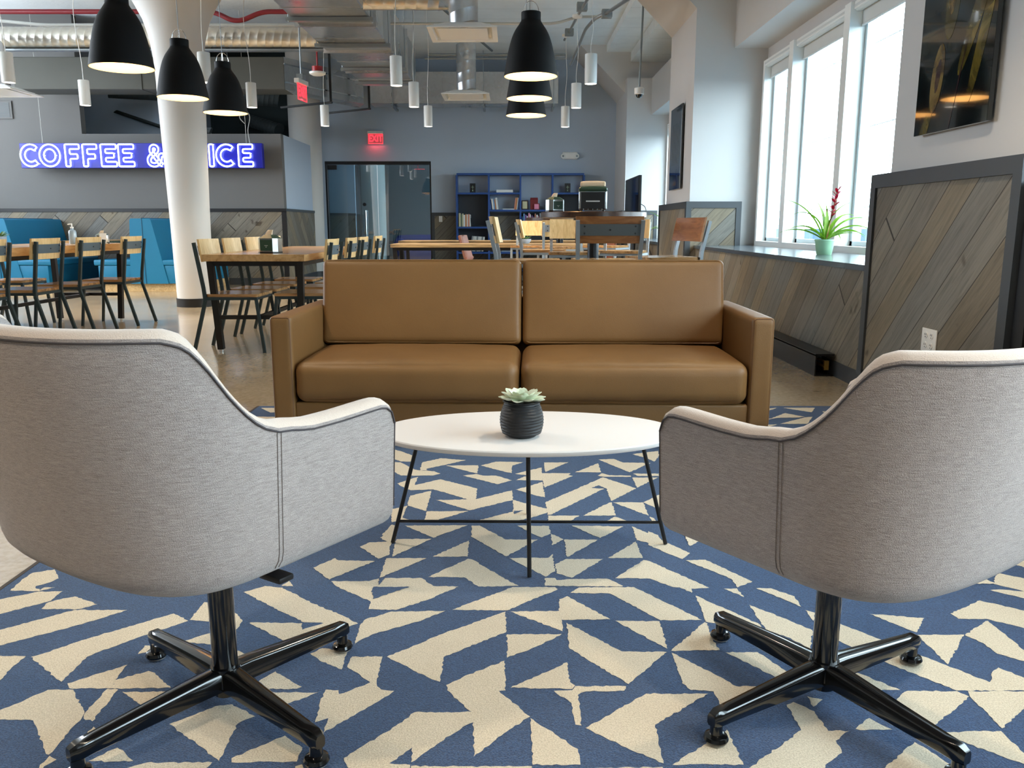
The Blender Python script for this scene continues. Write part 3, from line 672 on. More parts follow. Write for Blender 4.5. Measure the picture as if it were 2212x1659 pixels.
def parse(t): return [[tuple(int(v) / 1000 for v in p.split(',')) for p in q.split(' ')] for q in t.split('|')]
RX0, RX1, RY0, RY1, RZ = -1.372, 1.87, -0.35, 4.36, 0.009
def inside(p, poly):
    c = False; j = len(poly) - 1
    for i in range(len(poly)):
        xi, yi = poly[i]; xj, yj = poly[j]
        if (yi > p[1]) != (yj > p[1]) and p[0] < (xj - xi) * (p[1] - yi) / (yj - yi) + xi: c = not c
        j = i
    return c
def make_rug():
    rnd = random.Random(3)
    bm = bmesh.new()
    cream = parse(RUG_CREAM); blue = parse(RUG_BLUE)
    # same cut pattern carried on where furniture hides the carpet
    extra = []; cs = 0.27
    nx = int((RX1 - RX0) / cs); ny = int((RY1 - RY0) / cs)
    allv = [v for q in cream for v in q]
    for i in range(nx):
        for j in range(ny):
            x0 = RX0 + i * cs; y0 = RY0 + j * cs; cx = x0 + cs / 2; cy = y0 + cs / 2
            if any(inside((x0 + cs * a, y0 + cs * b_), q) for q in cream for a in (.1, .5, .9) for b_ in (.1, .5, .9)): continue
            if min((v[0] - cx) ** 2 + (v[1] - cy) ** 2 for v in allv) < 0.155 ** 2: continue
            k = rnd.randrange(4); e = 0.02
            A = (x0 + e, y0 + e); Bq = (x0 + cs - e, y0 + e); Cq = (x0 + cs - e, y0 + cs - e); D = (x0 + e, y0 + cs - e)
            m1 = (x0 + cs * rnd.uniform(.35, .65), y0 + e); m2 = (x0 + cs * rnd.uniform(.35, .65), y0 + cs - e)
            extra.append([[A, Cq, D], [Bq, Cq, D], [A, m1, Cq, m2], [m1, Bq, m2, D]][k])
    def add(poly, z, mi):
        pts = []
        n = len(poly)
        for i in range(n):
            a = Vector(poly[i]); b = Vector(poly[(i + 1) % n]); L = (b - a).length
            if L < 1e-5: continue
            d = (b - a) / L; nn = Vector((-d.y, d.x)); m = max(1, int(L / 0.008))
            for k in range(m):
                t = k / m; j = rnd.uniform(-0.0024, 0.0024) if k else 0
                p = a + (b - a) * t + nn * j
                pts.append((min(max(p.x, RX0 + .012), RX1), min(p.y, RY1 - .004)))
        vs = [bm.verts.new((p[0], p[1], z)) for p in pts]
        for t in tessellate_polygon([[Vector((p[0], p[1], 0)) for p in pts]]):
            try:
                f = bm.faces.new([vs[k] for k in t]); f.material_index = mi
                f.normal_update()
                if f.normal.z < 0: f.normal_flip()
            except ValueError: pass
    for i, q in enumerate(cream + extra): add(q, RZ + 0.0006 + i * 4e-6, 1)
    for q in blue: add(q, RZ + 0.0016, 0)
    bb = B(); bb.bm = bm
    bb.mat(0).box(RX0 + .01, RY0, 0.0, RX1, RY1, RZ)
    bb.mat(2).box(RX0, RY0, 0.0, RX0 + .012, RY1, RZ + 0.001)
    o = bb.done('area_rug', [M['rug_blue'], M['rug_cream'], M['rug_edge']], smooth=False, rec=False)
    tag(o, 'large blue and cream rug with jagged geometric pattern under the sofa and armchairs', 'rug')
make_rug()
RT = RZ + 0.0030

# ------------------------------------------------------------------ rounded cushions
def rbox_grid(b, hx, hy, hz, r, bulge=(0, 0, 0), n=14, M4=None, wrinkle=0.0, seed=0):
    """rounded box on a cube grid; bulge = outward swell of the x, y, z faces"""
    bm = b.bm; H = (hx, hy, hz); vmap = {}
    cnt = [max(4, int(n * h / max(H)) + 4) for h in H]
    rn = random.Random(seed); ph = [rn.uniform(0, 6.28) for _ in range(6)]
    def vert(q):
        key = tuple(round(c, 6) for c in q)
        if key in vmap: return vmap[key]
        p = Vector([q[i] * H[i] for i in range(3)])
        inner = Vector([max(-(H[i] - r), min(H[i] - r, p[i])) for i in range(3)])
        d = p - inner
        if d.length > 1e-9: d = d.normalized(); p = inner + d * r
        for ax in range(3):
            if bulge[ax]:
                o1, o2 = [k for k in range(3) if k != ax]
                w = max(0, 1 - q[o1] ** 2) ** .7 * max(0, 1 - q[o2] ** 2) ** .7
                p[ax] += bulge[ax] * w * q[ax]
        if wrinkle:
            w = sin(q[0] * 9 + ph[0] + q[2] * 3) * sin(q[1] * 7 + ph[1]) * wrinkle + sin(q[0] * 21 + ph[2] + q[1] * 9) * wrinkle * .4
            p.z += w * (1 - abs(q[0]) ** 4)
        if M4 is not None: p = M4 @ p
        v = bm.verts.new(p); vmap[key] = v; return v
    def lin(k, m):  # cluster samples towards the ends so the rounding is smooth
        t = -1 + 2 * k / m
        return math.copysign(1 - (1 - abs(t)) ** 1.7, t)
    for ax in range(3):
        o1, o2 = [k for k in range(3) if k != ax]
        for sg in (-1, 1):
            for i in range(cnt[o1] * 2):
                for j in range(cnt[o2] * 2):
                    qs = []
                    for a, c in ((i, j), (i + 1, j), (i + 1, j + 1), (i, j + 1)):
                        q = [0, 0, 0]; q[ax] = sg; q[o1] = lin(a, cnt[o1] * 2); q[o2] = lin(c, cnt[o2] * 2); qs.append(vert(q))
                    try: bm.faces.new(qs).material_index = b.mi
                    except ValueError: pass
    return b

# ------------------------------------------------------------------ sofa
def make_sofa():
    t = thing('leather_sofa', 'tan leather two-cushion sofa facing the coffee table on the rug', 'sofa', (0.034, 3.472, RT), radians(-1.5))
    HW = 1.066; T = Matrix.Translation
    for sx in (-1, 1):
        b = B(); rbox_grid(b, 0.047, 0.425, 0.236, 0.016, (0.003, 0.0, 0.003), 12, T((sx * (HW - 0.047), 0.425, 0.335)))
        arm = b.done('armrest', M['leather'], t, angle=60)
        x0, x1 = sx * (HW - 0.094 + .008), sx * (HW - .008)
        pts = round_poly([(x0, 0.004, 0.11), (x0, 0.004, 0.566), (x1, 0.004, 0.566), (x1, 0.004, 0.11)], 0.012, 4, False)
        B().tube(pts, 0.0022, 6).done('arm_seam', M['leather_dark'], arm)
    B().box(-HW + 0.09, 0.012, 0.10, HW - 0.09, 0.80, 0.198, 0.012, 3).done('base_rail', M['leather'], t, angle=60)
    B().box(-HW + 0.09, 0.70, 0.15, HW - 0.09, 0.848, 0.60, 0.02, 3).done('back_frame', M['leather'], t, angle=60)
    for i, sx in enumerate((-1, 1)):
        xc = sx * (HW - 0.094) / 2
        xb = xc + sx * 0.003
        b = B(); rbox_grid(b, 0.483, 0.285, 0.090, 0.048, (0, 0.012, 0.022), 22, T((xc, 0.272, 0.288)), 0.0016, i + 3)
        b.done('seat_cushion', M['leather'], t, angle=80)
        Mx = T((xb, 0.625, 0.574)) @ Matrix.Rotation(radians(-11), 4, 'X')
        b = B(); rbox_grid(b, 0.486, 0.082, 0.205, 0.026, (0, 0.020, 0.004), 20, Mx)
        c = b.done('back_cushion', M['leather'], t, angle=80)
        pts = [Mx @ Vector(p) for p in round_poly([(-.474, -.076, -.199), (.474, -.076, -.199), (.474, -.076, .199), (-.474, -.076, .199)], 0.03, 4)]
        B().tube(pts, 0.0026, 6, True).done('cushion_piping', M['leather'], c)
    for x in (-HW + .13, HW - .13):
        for y in (0.12, 0.75): B().cyl((x, y, 0), (x, y, 0.105), 0.02, 0.024, 16).done('foot', M['black'], t)
make_sofa()

# ------------------------------------------------------------------ swivel armchairs
def sstep(a, b, x):
    t = max(0, min(1, (x - a) / (b - a))); return t * t * (3 - 2 * t)
def make_armchair(label, loc, rz, base_rot, lever, dz=0.0, low=0.0):
    t = thing('swivel_armchair', label, 'armchair', loc, rz, None)
    w, cy, bb_, ex = 0.305, -0.100, 0.235, 2.0 / 2.7
    # plan outline from right arm front to the back centre
    half = []
    yf = 0.175
    for k in range(15): half.append((w, yf - (yf - cy) * (k / 14) ** 1.3, 0.0))
    for k in range(1, 31):
        a = pi / 2 * k / 30; half.append((w * cos(a) ** ex if k < 30 else 0.0, cy - bb_ * sin(a) ** ex, k / 30))
    KN = [(0, .6445), (.02, .651), (.052, .674), (.085, .713), (.113, .757), (.137, .788), (.158, .7995), (.185, .8035), (.35, .8045), (1.0, .805)]
    KS = smooth_path([(a_, b_ - low * sstep(.03, .16, a_), 0) for a_, b_ in KN], 5)
    def top(y, u, d):
        if u == 0:
            f = (yf - y)
            z = 0.6445 - 0.010 * sstep(-0.10, -0.02, y) + 0.004 * sstep(.02, .15, y)
            if f < 0.035: z -= 0.035 * (1 - sqrt(max(0, 1 - (1 - f / 0.035) ** 2)))
            return z
        for p0, p1 in zip(KS, KS[1:]):
            if d <= p1.x: return p0.y + (p1.y - p0.y) * (d - p0.x) / max(1e-6, p1.x - p0.x)
        return KN[-1][1] - low
    def bot(y): return 0.376
    ring = []
    dist = [0.0]
    for k in range(1, len(half)): dist.append(dist[-1] + (Vector(half[k][:2]) - Vector(half[k - 1][:2])).length if half[k][2] > 0 else 0.0)
    dist = dist + dist[-2::-1]
    full = half + [(-x, y, u) for x, y, u in half[-2::-1]]
    n = len(full)
    outer_edge = []; rings = []
    for i, (x, y, u) in enumerate(full):
        if u == 0: nx, ny = (1 if x > 0 else -1), 0.0
        else:
            a = Vector(full[min(i + 1, n - 1)][:2]) - Vector(full[max(i - 1, 0)][:2])
            nn = Vector((a.y, -a.x)).normalized()
            if nn.dot(Vector((x, y - cy))) < 0: nn = -nn
            nx, ny = nn
        zt = top(y, u, dist[i]); zb = bot(y); lean = 0.014 + 0.034 * sstep(0.2, 1.0, u)
        def P(off, z):
            l = lean * (z - 0.52) / 0.28
            o = off + l
            return Vector((x + nx * o, y + ny * o, z))
        sec = [P(-0.12, zb + .004), P(-0.09, zb)]
        for k in range(6):
            a = pi / 2 * k / 5; sec.append(P(-0.062 * (1 - sin(a)), zb + 0.05 * (1 - cos(a))))
        z0 = zb + 0.05; z1 = zt - 0.016
        for k in range(1, 9): sec.append(P(0, z0 + (z1 - z0) * k / 8))
        outer_edge.append(P(0.0016, z1 + .001))
        sec += [P(-0.001, zt - 0.010), P(-0.006, zt - 0.004), P(-0.016, zt), P(-0.030, zt + .001), P(-0.044, zt - 0.003), P(-0.051, zt - 0.012), P(-0.054, zt - .03)]
        for k in range(1, 4): sec.append(P(-0.054, (zt - .03) * (1 - k / 3) + 0.46 * k / 3))
        rings.append(sec)
    b = B(); V = b.loft(rings, cap=True)
    # underside
    for i in range(len(half) - 1):
        try: b.bm.faces.new((V[i][0], V[i + 1][0], V[n - 2 - i][0], V[n - 1 - i][0]))
        except ValueError: pass
    shell = b.done('shell', M['fabric'], t, angle=55)
    # rounded front edges
    front = lambda i: [Vector((r.x, r.y + 0.0015, r.z)) for r in rings[i][7:16]]
    B().tube([p for p in outer_edge], 0.0016, 6).done('top_piping', M['shade_thread'], shell)
    for i in (0, n - 1): B().tube([rings[i][k] + Vector((0, .001, 0)) for k in range(7, 16)], 0.0014, 6).done('front_piping', M['shade_thread'], shell)
    # double stitched side seams where the arm panel starts
    for i in (14, n - 15):
        for dy in (-0.004, 0.004):
            pts = [Vector((p.x + (0.0006 if p.x > 0 else -0.0006), p.y + dy, p.z)) for p in rings[i][5:16]]
            B().tube(pts, 0.0006, 5).done('side_seam', M['seam_thread'], shell)
    # top edge band, warm lamplight painted in as a paler tone
    band = B(); rr = []
    for r in rings: rr.append([p + Vector((0, 0, 0.0008)) for p in r[16:22]])
    band.loft(rr, cap=False, closed=False); band.done('edge_band', M['fabric_lamplit'], shell, angle=60)
    c = B(); rbox_grid(c, 0.245, 0.235, 0.048, 0.035, (0, 0, 0.014), 12, Matrix.Translation((0, -0.030, 0.446)))
    cu = c.done('seat_cushion', M['fabric'], t, angle=80); shell.location.z = cu.location.z = dz
    # column and four star base
    B().cyl((0, 0, 0.06), (0, 0, 0.40), 0.0245, n=28).cyl((0, 0, 0.385), (0, 0, 0.396), 0.07, n=28).done('column', M['gloss_black'], t)
    B().cyl((0, 0, 0.028), (0, 0, 0.052), 0.024, 0.026, 28).cyl((0, 0, 0.05), (0, 0, 0.088), 0.031, 0.029, 28).done('hub', M['gloss_black'], t)
    R = 0.292
    for k in range(4):
        a = radians(base_rot + 90 * k); d = Vector((cos(a), sin(a), 0)); s = Vector((-sin(a), cos(a), 0))
        rg = []
        for rad, zt, zb, wd in ((0.016, 0.086, 0.040, 0.021), (0.05, 0.085, 0.040, 0.020), (R - .03, 0.068, 0.036, 0.0145), (R, 0.066, 0.034, 0.0135), (R + 0.012, 0.060, 0.036, 0.010)):
            rg.append([d * rad + s * q + Vector((0, 0, z)) for q, z in ((-wd, zb + .004), (-wd, zt - .007), (-wd * .62, zt), (wd * .62, zt), (wd, zt - .007), (wd, zb + .004), (wd * .7, zb), (-wd * .7, zb))])
        lb = B(); lb.loft(rg); leg = lb.done('base_leg', M['gloss_black'], t, angle=50)
        q = d * (R - 0.002)
        fb = B().cyl(q + Vector((0, 0, 0.012)), q + Vector((0, 0, 0.042)), 0.0125, 0.0115, 20)
        fb.lathe([(0.0, 0.004), (0.022, 0.004), (0.0235, 0.008), (0.021, 0.014), (0.013, 0.017), (0, 0.017)], 28, q)
        fb.done('glide_foot', M['gloss_black'], leg)
        B().lathe([(0, 0), (0.019, 0), (0.0195, 0.0045), (0, 0.0045)], 24, q).done('felt_pad', M['felt'], leg)
    if lever:
        B().cyl((0.03, -0.06, 0.372), (0.23, -0.075, 0.366), 0.006, n=10).box(0.225, -0.088, 0.358, 0.278, -0.056, 0.369, 0.004, 2).done('height_lever', M['black'], t)
    return t
M['shade_thread'] = plain('dark piping thread', srgb(66, 60, 62), 0.85)
M['seam_thread'] = plain('seam thread', srgb(118, 108, 104), 0.9)
M['felt'] = plain('grey felt', srgb(150, 144, 134), 0.9)
make_armchair('grey woven swivel armchair, left of the two, turned right towards the coffee table', (-0.573, 1.522, RT), radians(-33), 83, True)
make_armchair('grey woven swivel armchair, right of the two, turned left with its back to the window', (0.6325, 1.544, RT), radians(34), -4, False, -0.020, 0.014)

# ------------------------------------------------------------------ coffee table with succulent
def make_coffee_table():
    t = thing('coffee_table', 'oval cream-topped coffee table on thin black legs between the armchairs', 'table', (0.048, 2.402, RT))
    a, b_ = 0.445, 0.253; rings = []; h = 0.365 - RT
    for k, (f, z) in enumerate(((-.012, h - 0.018), (-.004, h - 0.016), (0.0, h - 0.010), (0.0, h - .004), (-.003, h - .0006), (-.008, h))):
        rings.append([Vector(((a + f) * cos(2 * pi * i / 96), (b_ + f) * sin(2 * pi * i / 96), z)) for i in range(96)])
    bb = B(); bb.loft(rings); bb.done('tabletop', M['laminate'], t, angle=40)
    feet = [(-0.412, -0.008), (0.418, -0.02), (0.0, -0.262), (0.006, 0.25)]
    tops = [(-0.325, -0.005), (0.335, -0.012), (-0.004, -0.205), (0.003, 0.2)]
    for (fx, fy), (tx, ty) in zip(feet, tops):
        B().cyl((fx, fy, 0), (tx, ty, h - 0.02), 0.0062, n=14).done('leg', M['black'], t)
    g = lambda i, z: Vector((feet[i][0] + (tops[i][0] - feet[i][0]) * z / h, feet[i][1] + (tops[i][1] - feet[i][1]) * z / h, z))
    B().cyl(g(0, 0.068), g(1, 0.068), 0.0045, n=10).done('stretcher', M['black'], t)
    B().cyl(g(2, 0.068), g(3, 0.068), 0.0045, n=10).done('stretcher', M['black'], t)
make_coffee_table()

def leaf_rosette(b, c, spec, seed=1):
    rn = random.Random(seed); c = Vector(c)
    for (cnt, L, wd, elev, off, curl) in spec:
        for k in range(cnt):
            a = 2 * pi * (k + off) / cnt + rn.uniform(-.08, .08); el = radians(elev + rn.uniform(-4, 4)); l = L * rn.uniform(.93, 1.06)
            d = Vector((cos(a), sin(a), 0)); s = Vector((-sin(a), cos(a), 0)); rows = []; m = 7
            for i in range(m + 1):
                u = i / m; ww = wd * (sin(pi * min(1, u * .86 + .10)) ** .8) * (1 if i < m else .12)
                e2 = el + curl * u
                p = c + d * (0.006 + l * u * cos(el)) + Vector((0, 0, l * (sin(el) * u + curl * u * u * .5)))
                th = 0.0045 * (1 - u * .7)
                ring = []
                for q in range(8):
                    f = 2 * pi * q / 8; cx = cos(f); sz = sin(f)
                    ring.append(p + s * (ww * cx) + Vector((0, 0, th * sz + abs(cx) ** 2 * ww * .35)) )
                rows.append(ring)
            b.loft(rows)
    return b
def make_succulent():
    t = thing('potted_succulent', 'pale rosette succulent in a black ribbed pot on the coffee table', 'plant', (0.028, 2.325, 0.3658))
    prof = [(0, 0), (0.040, 0), (0.047, 0.006)]
    for k in range(22):
        u = k / 21; z = 0.010 + u * 0.088; r = 0.051 + 0.0135 * sin(pi * min(1, (u * 0.9 + 0.08))) ** .7 + 0.0009 * sin(u * 62)
        prof.append((r - 0.004 * u, z))
    prof += [(0.0555, 0.102), (0.052, 0.1045), (0.049, 0.102), (0.047, 0.09)]
    B().lathe(prof, 56).done('pot', M['ceramic_black'], t, angle=60)
    B().lathe([(0, 0.093), (0.0485, 0.091)], 24).done('soil', M['soil'], t)
    b = B(); leaf_rosette(b, (0, 0, 0.098), [(9, .066, .0195, 12, .3, .12), (8, .060, .0185, 27, .0, .12), (7, .049, .0155, 44, .5, .1), (5, .034, .012, 60, .2, .0), (3, .022, .008, 76, .0, .0)], 4)
    b.done('rosette', M['succulent'], t, angle=70)
make_succulent()
# ------------------------------------------------------------------ dining chairs and stools
def make_chair(name, label, group, seat_h, back_top, steel, strip, back_w='maple', wood='maple_h', w=0.42):
    """faces +y; origin on the floor at the seat centre"""
    t = thing(name, label, 'chair' if seat_h < .6 else 'stool', group=group)
    hw = w / 2; d = 0.20; k = seat_h
    # tapered plywood seat
    b = B(); pl = round_poly([(-hw + .01, -d, 0), (hw - .01, -d, 0), (hw + .005, d, 0), (-hw - .005, d, 0)], 0.03, 4)
    b.prism([(p.x, p.y) for p in pl], k - 0.022, k)
    b.done('seat', [M['butcher']], t, angle=40)
    for sx in (-1, 1):   # rear leg runs up as the back post
        pts = [(sx * (hw - .005), -d - 0.115, 0.0), (sx * (hw - .012), -d - 0.005, k - 0.05), (sx * (hw - .012), -d - 0.012, k + 0.04), (sx * (hw - .006), -d - 0.062, back_top - 0.025)]
        lb = B()
        for p, q in zip(pts, pts[1:]): lb.bar(p, q, 0.024, 0.024, (0, 1, 0))
        lb.done('rear_leg', steel, t, smooth=False)
        B().bar((sx * (hw - .002), d + 0.03, 0.0), (sx * (hw - .014), d - 0.02, k - 0.024), 0.022, 0.022, (0, 1, 0)).done('front_leg', steel, t, smooth=False)
    fb = B(); z = k - 0.034
    for p, q in (((-hw + .014, d - .02, z), (hw - .014, d - .02, z)), ((-hw + .012, -d, z), (hw - .012, -d, z)), ((-hw + .013, -d, z), (-hw + .013, d - .02, z)), ((hw - .013, -d, z), (hw - .013, d - .02, z))):
        fb.bar(p, q, 0.02, 0.022)
    if k > .6:
        B().bar((-hw + .004, d + .012, .28), (hw - .004, d + .012, .28), 0.018, 0.018).done('footrest', steel, t, smooth=False)
        for sx in (-1, 1): B().bar((sx * (hw - .008), -d - .06, .33), (sx * (hw - .008), d + .008, .33), .018, .018).done('side_rail', steel, t, smooth=False)
    fb.done('seat_frame', steel, t, smooth=False)
    # curved backrest in front of the posts, with a steel strip behind
    zt, zb = back_top, back_top - 0.168; n = 10
    def arc(x): return 0.030 * (1 - (x / hw) ** 2)
    def yb(z): return -d - 0.014 - 0.05 * (z - (k + .04)) / (back_top - k - .04)
    rings = []
    for i in range(n + 1):
        x = -hw - .004 + (2 * hw + .008) * i / n; a = -arc(x)
        rings.append([Vector((x, yb(z) + a + o + .028, z + c)) for z, o, c in ((zb, 0, 0), (zb, .016, 0), (zt, .016, 0.0), (zt, 0, 0))])
    lb = B(); lb.loft(rings); lb.done('backrest', M[back_w], t, angle=30)
    rings = []
    for i in range(n + 1):
        x = -hw + .012 + (2 * hw - .024) * i / n; a = -arc(x)
        rings.append([Vector((x, yb(z) + a + o + .022, z)) for z, o in ((zb + .048, 0), (zb + .048, .006), (zt - .048, .006), (zt - .048, 0))])
    sb = B(); sb.loft(rings); st = sb.done('back_strip', strip, t, angle=30)
    for x, z in ((-hw + .05, zb + .062), (-hw + .05, zt - .062), (hw - .05, zb + .062), (hw - .05, zt - .062), (0, (zt + zb) / 2)):
        y = yb(z) - arc(x) + .022
        B().cyl((x, y + .002, z), (x, y - .004, z), 0.006, n=8).done('bolt', M['black'], st)
    return t
def place(src, x, y, rz, label, group=None, first=[]):
    if id(src) not in first and not src.get('_used'):
        src['_used'] = 1; o = src
    else: o = copy_tree(src)
    o.location = (x, y, 0.0006); o.rotation_euler = (0, 0, rz); o['label'] = label
    if group: o['group'] = group
    return o
low = make_chair('dining_chair', 'x', 'dining chairs', 0.45, 0.862, M['steel_dark'], M['steel_blue'], 'maple')
E90 = pi / 2
GA = 'chairs along the left dining table'
# right side of the left table: chairs face -x
for y, x, lb in ((8.28, -4.02, 'maple-backed dining chair nearest the white column, at the far end of the left table'),
                 (7.60, -4.10, 'maple-backed dining chair next nearest the column on the near side of the left table'),
                 (6.93, -4.12, 'maple-backed dining chair in front of the navy booth shadow at the left table'),
                 (6.20, -4.14, 'maple-backed dining chair cut by the left edge of the picture')):
    place(low, x + 0.05, y, E90, lb, GA)
for y, x, lb in ((8.15, -4.86, 'maple dining chair across the left table, its bare wood back facing us'),
                 (7.45, -4.88, 'dining chair across the left table beside the potted succulent')):
    place(low, x, y, -E90, lb, GA)
GB = 'chairs around the middle dining table'
for i, (y, lb) in enumerate(((6.49, 'maple dining chair on the left of the middle table, nearest the camera'), (7.03, 'maple dining chair, second from the camera on the left of the middle table'),
                             (7.62, 'maple dining chair, third from the camera on the left of the middle table'), (8.30, 'maple dining chair behind the napkin dispenser, left of the middle table'))):
    place(low, -2.135, y + .04, -E90, lb, GB)
for i, (x, y, lb) in enumerate(((-1.64, 6.62, 'maple dining chair with slate strip, nearest on the right of the middle table'), (-1.62, 7.30, 'maple dining chair half hidden second on the right of the middle table'),
                             (-1.62, 7.88, 'maple dining chair third on the right of the middle table'), (-1.60, 8.62, 'maple dining chair standing last, right of the middle table near the glass door'))):
    place(low, x, y, E90, lb, GB)

# bar height stools around the two round tables
hi = make_chair('counter_stool', 'x', 'counter stools', 0.745, 1.02, M['steel_grey'], M['steel_grey'], 'maple')
GS = 'stools around the round high tables'
hib = make_chair('counter_stool', 'x', 'counter stools', 0.745, 1.02, M['steel_grey'], M['steel_mid'], 'brown_wood')
place(hib, 0.615, 5.53, 0.0, 'brown-backed counter stool with bolted grey strip, its back turned to us', GS)
place(hib, 1.08, 6.05, radians(106), 'brown-backed counter stool at the right, seen from the side before the timber pier', GS)
place(hi, 0.115, 5.50, radians(-92), 'maple counter stool at the left of the round table, its back edge-on', GS)
place(hi, 0.53, 7.18, radians(176), 'maple counter stool beyond the round table, wide bare back facing us', GS)
place(hi, 0.30, 7.85, radians(-92), 'slim edge-on counter stool left behind the round table', GS)
place(hi, 0.22, 9.55, radians(170), 'pale maple counter stool facing us before the far round table', GS)
place(hi, 0.50, 8.90, radians(6), 'counter stool with its bolted strip just showing between the two round tables', GS)
place(hi, 0.98, 7.55, radians(160), 'counter stool with pale grey legs at the right rear of the round table', GS)
place(hi, 1.06, 9.52, radians(150), 'counter stool right of the far round table, only legs and seat showing', GS)

# ------------------------------------------------------------------ tables
def rect_table(name, label, x0, y0, x1, y1, top, th, wood, group=None):
    t = thing(name, label, 'table', ((x0 + x1) / 2, (y0 + y1) / 2, 0.0006), 0, group)
    hx, hy = (x1 - x0) / 2, (y1 - y0) / 2
    B().box(-hx, -hy, top - th, hx, hy, top, 0.003, 1).done('tabletop', wood, t, smooth=False)
    fb = B(); z = top - th - .018
    for p, q in (((-hx + .05, -hy + .05, z), (hx - .05, -hy + .05, z)), ((-hx + .05, hy - .05, z), (hx - .05, hy - .05, z)), ((-hx + .05, -hy + .05, z), (-hx + .05, hy - .05, z)), ((hx - .05, -hy + .05, z), (hx - .05, hy - .05, z))):
        fb.bar(p, q, 0.03, 0.036)
    fb.bar((-hx + .07, -hy + .07, .27), (hx - .07, -hy + .07, .27), .03, .03).bar((-hx + .07, hy - .07, .27), (hx - .07, hy - .07, .27), .03, .03)
    fb.bar((0, -hy + .07, .27), (0, hy - .07, .27), .03, .03)
    fb.done('apron_frame', M['table_iron'], t, smooth=False)
    for sx in (-1, 1):
        for sy in (-1, 1):
            leg = B().bar((sx * (hx - .075), sy * (hy - .085), 0.02), (sx * (hx - .045), sy * (hy - .05), top - th), .046, .046, (0, 1, 0)).done('leg', M['table_iron'], t, smooth=False)
            B().cyl((sx * (hx - .075), sy * (hy - .085), 0), (sx * (hx - .075), sy * (hy - .085), .022), .014, n=14).done('levelling_foot', M['chrome'], leg)
    return t
rect_table('dining_table', 'long dining table with thick edge at the left, in front of the teal booths', -4.76, 5.3, -3.98, 8.66, 0.79, 0.07, M['oak_table'], 'dining tables')
rect_table('dining_table', 'butcher block dining table behind the sofa, napkin dispenser on it', -2.335, 6.30, -1.56, 8.95, 0.75, 0.052, M['oak_table'], 'dining tables')
rect_table('plank_table', 'reclaimed plank table, the nearer of the two before the bookshelf', -1.44, 9.93, 1.02, 10.62, 0.75, 0.04, M['reclaimed'], 'plank tables')
rect_table('plank_table', 'reclaimed plank table, the farther of the two, nearest the bookshelf', -1.64, 12.1, 0.95, 12.85, 0.75, 0.04, M['reclaimed'], 'plank tables')

def round_high(x, y, r, label):
    t = thing('round_high_table', label, 'table', (x, y, 0.0006), 0, 'round high tables')
    B().lathe([(0, 1.022), (r - .004, 1.022), (r, 1.026), (r, 1.064), (r - .004, 1.068), (0, 1.068)], 72).done('tabletop', M['dark_wood'], t, angle=40)
    B().cyl((0, 0, 0.02), (0, 0, 1.02), 0.045, n=32).done('pedestal', M['column_black'], t)
    B().lathe([(0, 0), (0.28, 0), (0.28, 0.012), (0.06, 0.03), (0, 0.03)], 40).done('base_plate', M['black'], t)
    B().cyl((0, 0, 1.005), (0, 0, 1.022), 0.16, n=24).done('top_plate', M['black'], t)
round_high(0.645, 6.68, 0.415, 'dark round high table with two napkin dispensers, nearer of the pair')
round_high(0.62, 10.95, 0.44, 'dark round high table farther back, mostly hidden')

# booth table with black pedestal between the two booths
t = thing('booth_table', 'booth table on a black pedestal between the teal benches', 'table', (-6.42, 13.1, 0.0006))
B().box(-.36, -.65, .70, .36, .65, .745, .003, 1).done('tabletop', M['oak'], t, smooth=False)
B().cyl((0, 0, .02), (0, 0, .7), .05, n=20).done('pedestal', M['black'], t)
B().box(-.28, -.3, 0, .28, .3, .02).done('base_plate', M['black'], t, smooth=False)

# ------------------------------------------------------------------ teal booths
def booth(x, label):
    t = thing('booth_bench', label, 'booth', (x, 12.36, 0.0006), 0, 'teal vinyl booths')
    L = 1.54
    B().box(-.70, .04, 0, .70, L, .12, 0, 1).done('plinth', M['maple_h'], t, smooth=False)
    B().box(-.70, .0, .12, -.2, L, .385, .012, 2).box(.2, 0, .12, .70, L, .385, .012, 2).done('bench_box', M['teal'], t)
    B().box(-.76, -.01, .385, -.2, L, .47, .025, 3).done('seat_cushion', M['teal'], t)
    B().box(.2, -.01, .385, .76, L, .47, .025, 3).done('seat_cushion', M['teal'], t)
    b = B().prism([(-.235, .12), (.0, .12), (0.0, 1.07), (-.155, 1.07), (-.175, 1.05)], -.012, L, XZ()); b.done('left_backrest', M['teal'], t, angle=25)
    b = B().prism([(0.004, .12), (.33, .12), (.135, 1.05), (.115, 1.07), (0.004, 1.07)], -.012, L, XZ()); b.done('right_backrest', M['teal'], t, angle=25)
    B().tube([(0.002, -.014, .12), (.002, -.014, 1.075), (.002, L, 1.075)], .005, 6).done('welt', M['teal_dark'], t)
booth(-5.42, 'teal vinyl double booth nearest the white column, its end panel facing us')
booth(-7.56, 'teal vinyl double booth at the far left edge of the room')

